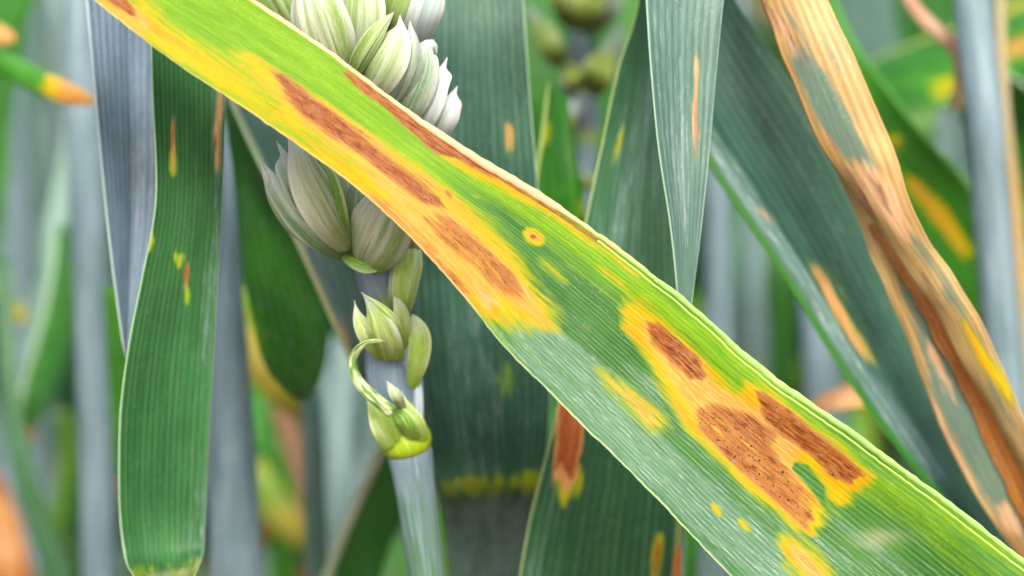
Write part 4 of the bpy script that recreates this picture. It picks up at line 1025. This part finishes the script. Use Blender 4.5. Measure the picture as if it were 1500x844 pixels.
leaf('dry_leaf', 'thin pinkish dry leaf curling down to a cream tip near the top right', [
    (1300, -80, .104, 1322, -84, .104), (1318, -10, .102, 1336, -18, .102), (1342, 30, .100, 1358, 18, .100), (1372, 58, .099, 1388, 44, .099), (1392, 80, .099, 1412, 66, .099), (1398, 105, .100, 1418, 100, .100), (1396, 130, .103, 1418, 132, .103), (1388, 152, .107, 1412, 160, .107)],
    leaf_mat((226, 186, 160), (200, 150, 116), (245, 220, 200), tan=(250, 220, 150), k=.85), nu=40, nv=12, bow=.2, masks=[(1, blob(1402, 146, 60, 40, 90), 12, 1)])
leaf('wheat_leaf', 'dark green leaf with pale green edge at far right, below a bright green leaf', [
    (1440, 92, .13, 1400, 170, .14), (1480, 112, .128, 1440, 200, .138), (1520, 140, .128, 1480, 260, .138), (1570, 190, .13, 1530, 330, .14), (1640, 260, .14, 1600, 420, .15)],
    M_DEEP, margins=[(0, .0007, MG_PALE)], nu=30, nv=16, bow=-.1)

# ---- upper left: soft leaves and stems
leaf('wheat_leaf', 'bright green leaf reaching in from the left edge with an orange withered tip', [
    (-160, 30, .10, -170, 70, .10), (-60, 50, .098, -66, 88, .098), (0, 72, .096, -4, 108, .096), (50, 96, .095, 42, 132, .095), (95, 118, .094, 88, 150, .094), (125, 134, .094, 120, 154, .094), (140, 147, .094, 139, 151, .094)],
    M_BRIGHT, nu=50, nv=14, bow=.12, masks=[(1, [(92, 105), (150, 130), (150, 165), (104, 160), (84, 140)], 12, 1), (0, blob(88, 132, 50, 40, 20), 12, .9), (2, blob(128, 146, 40, 10, 25), 8, .25)])
leaf('wheat_leaf', 'pale mint leaf slanting down to the left, behind the orange leaf tip', [
    (118, -60, .20, 168, -40, .20), (106, 110, .19, 142, 110, .19), (86, 230, .185, 122, 240, .185), (66, 330, .18, 100, 350, .18), (50, 420, .18, 76, 440, .18), (30, 540, .18, 46, 550, .18)],
    M_MINT, nu=36, nv=12, bow=.1)
stalk('soft blue stem behind the leaf with the orange tip, near the left edge', [(18, -100, .24, 15), (20, 100, .23, 16), (26, 260, .23, 18), (30, 420, .23, 19), (34, 600, .23, 18)], S_BLUE)
stalk('slender blue grey stem rising left of the grey folded leaf', [(80, -120, .21, 15), (90, 60, .20, 16), (112, 250, .195, 17), (126, 420, .19, 17), (138, 620, .19, 17)], S_GREY)
stalk('broad blue grey stem left of the broad green leaf, crossing the lower left', [(112, -140, .130, 24), (120, 100, .127, 26), (128, 300, .125, 28), (136, 430, .125, 29), (142, 620, .125, 28), (146, 850, .125, 27)], S_BLUE)
leaf('wheat_leaf', 'deep green blurred leaf in the top left corner', [(-60, -120, .18, 60, -130, .18), (-40, 0, .18, 56, -10, .18), (-30, 60, .18, 36, 50, .18), (-26, 180, .18, 20, 170, .18), (-24, 300, .18, 10, 290, .18), (-22, 400, .18, -4, 390, .18)], M_DEEP, nu=30, nv=12, bow=.1)
leaf('wheat_leaf', 'small cream leaf tip above the green leaf at the left edge', [(-40, 20, .12, -40, 50, .12), (0, 36, .12, -4, 66, .12), (16, 46, .12, 10, 64, .12), (24, 56, .12, 22, 60, .12)], M_YEL, nu=16, nv=8, bow=.1, masks=[(1, blob(8, 54, 40, 30, 20), 10, 1)])
# lower left
leaf('wheat_leaf', 'green leaf curving down to a narrow end at lower left, beside a grey stem', [
    (84, 330, .155, 118, 330, .15), (72, 420, .15, 112, 420, .145), (56, 490, .148, 104, 490, .143), (38, 550, .147, 84, 560, .142), (28, 600, .147, 60, 610, .142), (24, 660, .15, 42, 660, .146), (30, 720, .155, 40, 720, .152)],
    M_DEEP, margins=[(0, .0008, MG_PALE)], nu=40, nv=16, bow=-.12, masks=[(1, blob(40, 642, 40, 22, 80), 9, .7)])
leaf('wheat_leaf', 'grey green leaf arching from the left edge down to the bottom left corner', [
    (-6, 380, .135, 20, 380, .135), (-4, 500, .13, 22, 500, .13), (4, 600, .128, 30, 590, .128), (18, 690, .127, 46, 670, .127), (40, 770, .127, 70, 750, .127), (68, 844, .128, 98, 824, .128), (110, 930, .13, 136, 905, .13)],
    leaf_mat((84, 140, 100), (60, 116, 70), (140, 176, 150), k=.8), nu=40, nv=12, bow=.12)
leaf('dry_leaf', 'blurred orange dead leaf filling the bottom left corner', [(-60, 690, .17, -10, 680, .17), (-50, 760, .165, 22, 740, .165), (-40, 830, .16, 42, 810, .16), (-30, 920, .16, 58, 890, .16)], M_RUST, nu=20, nv=12, bow=.1, masks=[(1, blob(10, 790, 140, 50, 80), 20, .7)])
leaf('wheat_leaf', 'yellowish green blurred leaf tip near the left edge at mid height', [(-30, 400, .16, -20, 430, .16), (10, 425, .155, 4, 460, .155), (32, 445, .155, 24, 472, .155), (42, 462, .155, 38, 470, .155)], M_YEL, nu=14, nv=8, bow=.1, masks2=[(0, blob(0, 430, 60, 40, 30), 12, .8)])
leaf('wheat_leaf', 'narrow yellow green leaf standing between the grey arching leaf and the broad grey stem', [(84, 600, .19, 100, 600, .19), (90, 660, .19, 112, 660, .19), (74, 740, .19, 100, 740, .19), (60, 840, .19, 90, 840, .19), (50, 960, .19, 80, 960, .19)], leaf_mat((110, 160, 40), (70, 130, 30), (160, 190, 90), k=.8), nu=20, nv=8, bow=.12)
leaf('wheat_leaf', 'vivid green leaf edge showing between the broad grey stem and the broad green leaf', [(152, 420, .10, 200, 420, .10), (156, 500, .10, 192, 500, .10), (160, 560, .10, 186, 560, .10), (164, 640, .10, 182, 640, .10), (168, 700, .10, 174, 700, .10)], M_BRIGHT, nu=20, nv=8, bow=.12)
# lower middle
stalk('light blue grey stem right of the broad green leaf, widening downwards', [(334, 180, .096, 9), (336, 290, .094, 12), (335, 400, .092, 18), (336, 520, .09, 28), (340, 650, .09, 35), (346, 850, .09, 40)], S_BLUE)
leaf('wheat_leaf', 'yellow drooping leaf tip below the dark green leaf, left of the stalk', [(330, 430, .125, 366, 420, .125), (345, 500, .12, 388, 490, .12), (360, 545, .118, 402, 525, .118), (392, 585, .118, 425, 560, .118), (425, 610, .12, 445, 588, .12), (446, 616, .122, 452, 606, .122)], M_YEL, nu=30, nv=10, bow=.1, masks=[(1, blob(375, 520, 60, 30, 60), 12, .5)], masks2=[(0, blob(350, 450, 80, 50, 80), 14, .9)])
stalk('thin dark teal stem below the dark green leaf, left of the stalk', [(448, 520, .115, 12), (456, 600, .112, 15), (460, 700, .11, 16), (464, 850, .11, 17)], S_TEAL)
leaf('dry_leaf', 'pinkish brown withered leaf strip behind the thin dark teal stem', [(396, 590, .17, 420, 585, .17), (408, 640, .17, 440, 630, .17), (424, 690, .17, 454, 680, .17), (440, 740, .17, 460, 735, .17), (460, 800, .17, 470, 800, .17)], leaf_mat((196, 150, 120), (160, 120, 90), (220, 190, 160), k=.8), nu=20, nv=8, bow=.1)
leaf('wheat_leaf', 'cream yellow leaf bending right at the bottom, left of the thin dark teal stem', [(352, 690, .19, 384, 672, .19), (372, 738, .188, 408, 708, .188), (400, 776, .186, 434, 744, .186), (436, 802, .186, 456, 776, .186), (462, 812, .19, 470, 800, .19)], M_YEL, nu=24, nv=10, bow=.15, masks=[(1, blob(440, 770, 70, 30, 45), 14, .5)], masks2=[(0, blob(380, 715, 90, 50, 40), 20, .9)])
leaf('wheat_leaf', 'green leaf with pale pinkish edge slanting down left behind the stalk', [(590, 560, .10, 640, 580, .11), (566, 640, .098, 616, 660, .108), (530, 720, .097, 590, 745, .107), (492, 810, .096, 560, 835, .106), (460, 900, .096, 535, 920, .106), (420, 1000, .1, 500, 1010, .11)], M_DEEP, margins=[(0, .0016, margin_mat((196, 190, 160), (150, 180, 150)))], nu=40, nv=14, bow=-.1)
stalk('soft grey blue stem between the thin dark teal stem and the stalk', [(505, 500, .20, 24), (500, 600, .195, 26), (496, 720, .19, 26), (494, 850, .19, 26)], S_GREY)
leaf('wheat_leaf', 'green blurred leaf low between the grey stem and the cream yellow leaf', [(370, 640, .2, 420, 650, .2), (384, 700, .2, 440, 700, .2), (392, 790, .2, 440, 800, .2), (396, 900, .2, 430, 900, .2)], M_BRIGHT, nu=20, nv=8, bow=.1)
leaf('dry_leaf', 'orange brown dead leaf scrap at the bottom beside the light blue grey stem', [(370, 770, .21, 430, 750, .21), (390, 810, .21, 430, 790, .21), (420, 850, .21, 450, 840, .21), (460, 900, .21, 480, 890, .21)], M_RUST, nu=16, nv=8, bow=.1)
# right of centre, behind
stalk('thin pale green stem ending in orange, below the blotched leaf near the bottom centre', [(999, 640, .034, 5), (998, 720, .033, 5.5), (994, 780, .033, 6), (990, 850, .034, 7)], stem_mat((150, 180, 110), (120, 156, 84), (190, 210, 150), ribs=4, green=(206, 120, 50)), mk=sstep(775, 815, crom([(999, 640, 0, 0), (998, 720, 0, 0), (994, 780, 0, 0), (990, 850, 0, 0)], 40)[:, 1]))
leaf('wheat_leaf', 'deep green narrow leaf at the bottom, right of the thin orange-footed stem', [(1000, 640, .07, 1040, 640, .07), (1002, 740, .068, 1030, 740, .068), (1004, 800, .067, 1022, 800, .067), (1006, 880, .067, 1018, 880, .067)], M_DEEP, nu=20, nv=8, bow=.1)
stalk('grey blue stem showing in the gap under the blotched leaf at bottom centre', [(1050, 600, .11, 24), (1046, 720, .11, 25), (1040, 850, .11, 26)], S_GREY)
stalk('blue grey stem right of the pale hanging leaf tip, above the blotched leaf', [(1042, 60, .125, 14), (1046, 240, .12, 18), (1050, 360, .12, 20), (1052, 480, .12, 21), (1054, 620, .12, 22)], S_BLUE)
stalk('soft grey stem in the gap between the pale hanging leaf and the slanting teal leaf', [(1118, 200, .20, 18), (1112, 340, .195, 20), (1108, 440, .19, 21), (1104, 560, .19, 22)], S_GREY)
leaf('wheat_leaf', 'blurred green leaf standing in the gap above the blotched leaf, beside soft grey stems', [(1118, 300, .17, 1150, 300, .17), (1120, 400, .165, 1160, 400, .165), (1128, 480, .165, 1164, 480, .165), (1136, 560, .165, 1160, 560, .165), (1142, 640, .165, 1152, 640, .165)], M_DEEP, nu=20, nv=10, bow=.1)
stalk('blue grey stem under the rolled edge of the slanting teal leaf', [(1188, 300, .15, 18), (1192, 430, .145, 22), (1200, 520, .14, 25), (1208, 640, .14, 26)], S_BLUE)
leaf('dry_leaf', 'pinkish tan dead leaf piece lying below the slanting teal leaf', [(1180, 620, .10, 1176, 596, .105), (1215, 604, .098, 1212, 576, .103), (1250, 596, .098, 1248, 562, .103), (1290, 594, .10, 1288, 556, .105), (1330, 600, .105, 1328, 566, .11)], leaf_mat((226, 176, 130), (206, 140, 84), (236, 200, 160), lime=(110, 150, 120), k=.85), nu=24, nv=10, bow=.15, masks=[(1, blob(1250, 600, 60, 20, -10), 8, .8)], masks2=[(0, blob(1225, 600, 50, 10, -10), 6, .6)])
# behind the ear gap at the top
leaf('wheat_leaf', 'bright green leaf standing right of the wide dark teal leaf, below the blurred ear', [(804, 120, .075, 830, 140, .078), (796, 190, .072, 838, 200, .075), (786, 260, .07, 850, 260, .073), (780, 330, .07, 858, 330, .073), (778, 420, .07, 856, 420, .073), (784, 520, .075, 846, 520, .078)], M_BRIGHT, margins=[(0, .0004, MG_LIME)], nu=40, nv=14, bow=-.1, masks=[(0, blob(800, 195, 40, 18, 105), 8, .8), (0, blob(852, 305, 30, 16, 90), 10, .6)])
leaf('wheat_leaf', 'dark green leaf filling the gap between wide dark teal leaf and blurred ear', [(752, -80, .15, 850, -80, .15), (758, 40, .148, 846, 40, .148), (764, 150, .146, 836, 150, .146), (770, 260, .146, 822, 260, .146), (778, 380, .148, 806, 380, .148)], M_DEEP, nu=30, nv=12, bow=-.08)
leaf('wheat_leaf', 'green leaf behind the blurred ear at the top centre', [(880, -80, .16, 960, -80, .16), (876, 40, .158, 950, 40, .158), (868, 160, .156, 930, 160, .156), (860, 280, .156, 900, 280, .156), (856, 400, .16, 880, 400, .16)], M_DEEP, nu=30, nv=12, bow=.08)
leaf('wheat_leaf', 'teal leaf far behind in the gap above the bright green bending leaf', [(1200, -100, .2, 1290, -100, .2), (1220, 20, .2, 1310, 20, .2), (1260, 120, .2, 1330, 110, .2), (1300, 220, .2, 1350, 210, .2)], M_PALE, nu=20, nv=10, bow=.1)
leaf('wheat_leaf', 'green leaf at the top right behind the pinkish curling dry leaf', [(1330, -120, .17, 1410, -120, .17), (1340, -20, .17, 1404, -20, .17), (1352, 60, .17, 1398, 60, .17), (1364, 160, .17, 1390, 160, .17)], M_DEEP, nu=20, nv=10, bow=.1)

# ---- second ear, out of focus behind
def second_ear():
    root = empty('wheat_plant', None)
    tag(root, 'blurred young wheat ear with yellow green scales and grey joints at top centre', 'wheat ear')
    Y = .130
    OL = scale_mat('far_olive', (160, 178, 60), (130, 156, 40), (96, 128, 40), (170, 186, 120), k=.62, basec=(150, 170, 10))
    LM = scale_mat('far_lime', (170, 192, 90), (130, 164, 60), (96, 136, 50), (180, 200, 150), k=.62)
    GR = scale_mat('far_grey', (140, 164, 140), (110, 140, 110), (84, 116, 84), (170, 190, 180), k=.62)
    BL = scale_mat('far_blue', (150, 174, 176), (120, 148, 150), (100, 128, 126), (190, 206, 206), k=.62)
    ST = stem_mat((132, 154, 164), (110, 132, 142), (166, 184, 192), ribs=5, green=(150, 176, 60))
    C = [(836, -150, Y, 15), (844, 0, Y, 16), (848, 70, Y, 17), (856, 120, Y, 15), (862, 165, Y, 17), (862, 215, Y, 15), (858, 250, Y, 15), (856, 290, Y, 12), (858, 340, Y, 11), (862, 500, Y, 12), (866, 700, Y, 13)]
    yy = crom(C, 60)[:, 1]
    mk = sum(np.exp(-((yy - c) / 14) ** 2) for c in (30, 120, 200, 268)) * .9
    stem(C, ST, root, 'rachis', n=60, sides=14, ground=True, mk=np.clip(mk, 0, 1))
    def spk():
        e = empty('spikelet', None); e.parent = root; return e
    for (pts, w, m) in [
        ([(862, 140, Y - .004), (872, 115, Y - .012), (882, 90, Y - .012), (893, 60, Y - .006)], 44, OL),
        ([(866, 140, Y - .002), (885, 105, Y - .010), (900, 70, Y - .008), (908, 30, Y - .004)], 40, GR),
        ([(846, 135, Y - .004), (842, 118, Y - .011), (836, 105, Y - .010), (826, 92, Y - .005)], 36, OL),
        ([(824, 100, Y - .004), (808, 72, Y - .009), (792, 44, Y - .008), (774, 14, Y - .003)], 34, LM),
        ([(826, 96, Y - .002), (806, 60, Y - .006), (786, 30, Y - .005), (770, 4, Y)], 30, BL),
        ([(846, 45, Y - .004), (856, 20, Y - .012), (862, -8, Y - .012), (866, -50, Y - .006)], 52, OL),
        ([(840, 45, Y - .004), (832, 10, Y - .010), (824, -30, Y - .010), (818, -70, Y - .004)], 44, LM),
        ([(858, 50, Y - .004), (880, 14, Y - .010), (896, -20, Y - .010), (910, -70, Y - .004)], 44, GR),
        ([(846, 190, Y - .004), (838, 170, Y - .010), (830, 150, Y - .009), (820, 124, Y - .004)], 26, BL),
        ([(846, 192, Y - .006), (838, 182, Y - .011), (830, 168, Y - .011), (820, 150, Y - .006)], 18, LM),
        ([(850, 278, Y - .004), (860, 268, Y - .009), (868, 262, Y - .009), (876, 252, Y - .005)], 20, LM)]:
        s = spk()
        scale(s, 'glume', pts, w * 1.15, m, bulge=.2, peak=.4, nu=16, nv=11)
second_ear()

# ---- more stems and leaves a hand's breadth further back, seen in the gaps
def back_row():
    rs = random.Random(21)
    mats_s = [S_BLUE, S_GREY, S_BLUE, S_TEAL]
    stems = {8: 'blurred grey stem cut by the left edge, beside the grey arching leaf',
             60: 'long blurred grey green stem between soft blue stem and slender blue grey stem at left',
             560: 'short length of far grey stem glimpsed just left of the stalk below the collar',
             1085: 'thin far stem seen between the pale hanging leaf and soft grey stem',
             1235: 'far stem glimpsed above the pinkish tan dead leaf piece',
             1385: 'far grey stem seen under the cream tip of the curling dry leaf'}
    for i, x in enumerate([8, 60, 190, 252, 410, 560, 700, 930, 985, 1085, 1150, 1235, 1330, 1385, 1470]):
        Y = .27 + .09 * rs.random(); r = 11 + 6 * rs.random(); l = (rs.random() - .5) * 60
        if x not in stems: continue
        o = stem([(x + l * -.3, -120, Y, r * .8), (x, 200, Y, r * .9), (x + l * .3, 500, Y, r), (x + l * .5, 860, Y, r)], mats_s[i % 4], None, 'wheat_plant', n=16, sides=10, ground=True)
        tag(o, stems[x], 'wheat stem', 'far stems in the gaps')
    ml = [M_DEEP, M_BRIGHT, M_PALE, M_DEEP, M_LOW, M_YEL]
    leaves = {30: 'blurred green leaf sliver above the pale mint leaf, near the left edge',
              75: 'blurred vivid green leaf low beside the broad grey stem at lower left',
              395: 'far green leaf patch just under the yellow drooping leaf tip',
              1075: 'far leaf sliver in the gap right of the pale hanging leaf tip',
              1290: 'far green leaf patch left of the pinkish curling dry leaf at the top',
              100: 'far leaf patch between the curving green leaf and the broad grey stem'}
    for i, x in enumerate([30, 75, 215, 395, 425, 520, 545, 730, 890, 1075, 1130, 1240, 1290, 1350, 1445, 1490, 100, 470]):
        Y = .24 + .12 * rs.random(); w = 30 + 26 * rs.random(); l = (rs.random() - .5) * 260
        y0 = -60 + 500 * rs.random(); y1 = y0 + 380 + 250 * rs.random()
        if x not in leaves: continue
        c = []
        for k in range(6):
            f = k / 5
            ww = w * max(.04, math.sin(math.pi * (0.12 + .86 * f)) ** .7)
            c.append((x + l * (f - .5) - ww / 2 + 20 * math.sin(3 * f), y0 + (y1 - y0) * f, Y, x + l * (f - .5) + ww / 2 + 20 * math.sin(3 * f), y0 + (y1 - y0) * f - 12, Y + .01))
        o, _, _ = blade(c, ml[i % 6], None, 'wheat_leaf', nu=24, nv=8, bow=.12 if i % 2 else -.1)
        tag(o, leaves[x], 'leaf', 'far leaves in the gaps')
back_row()
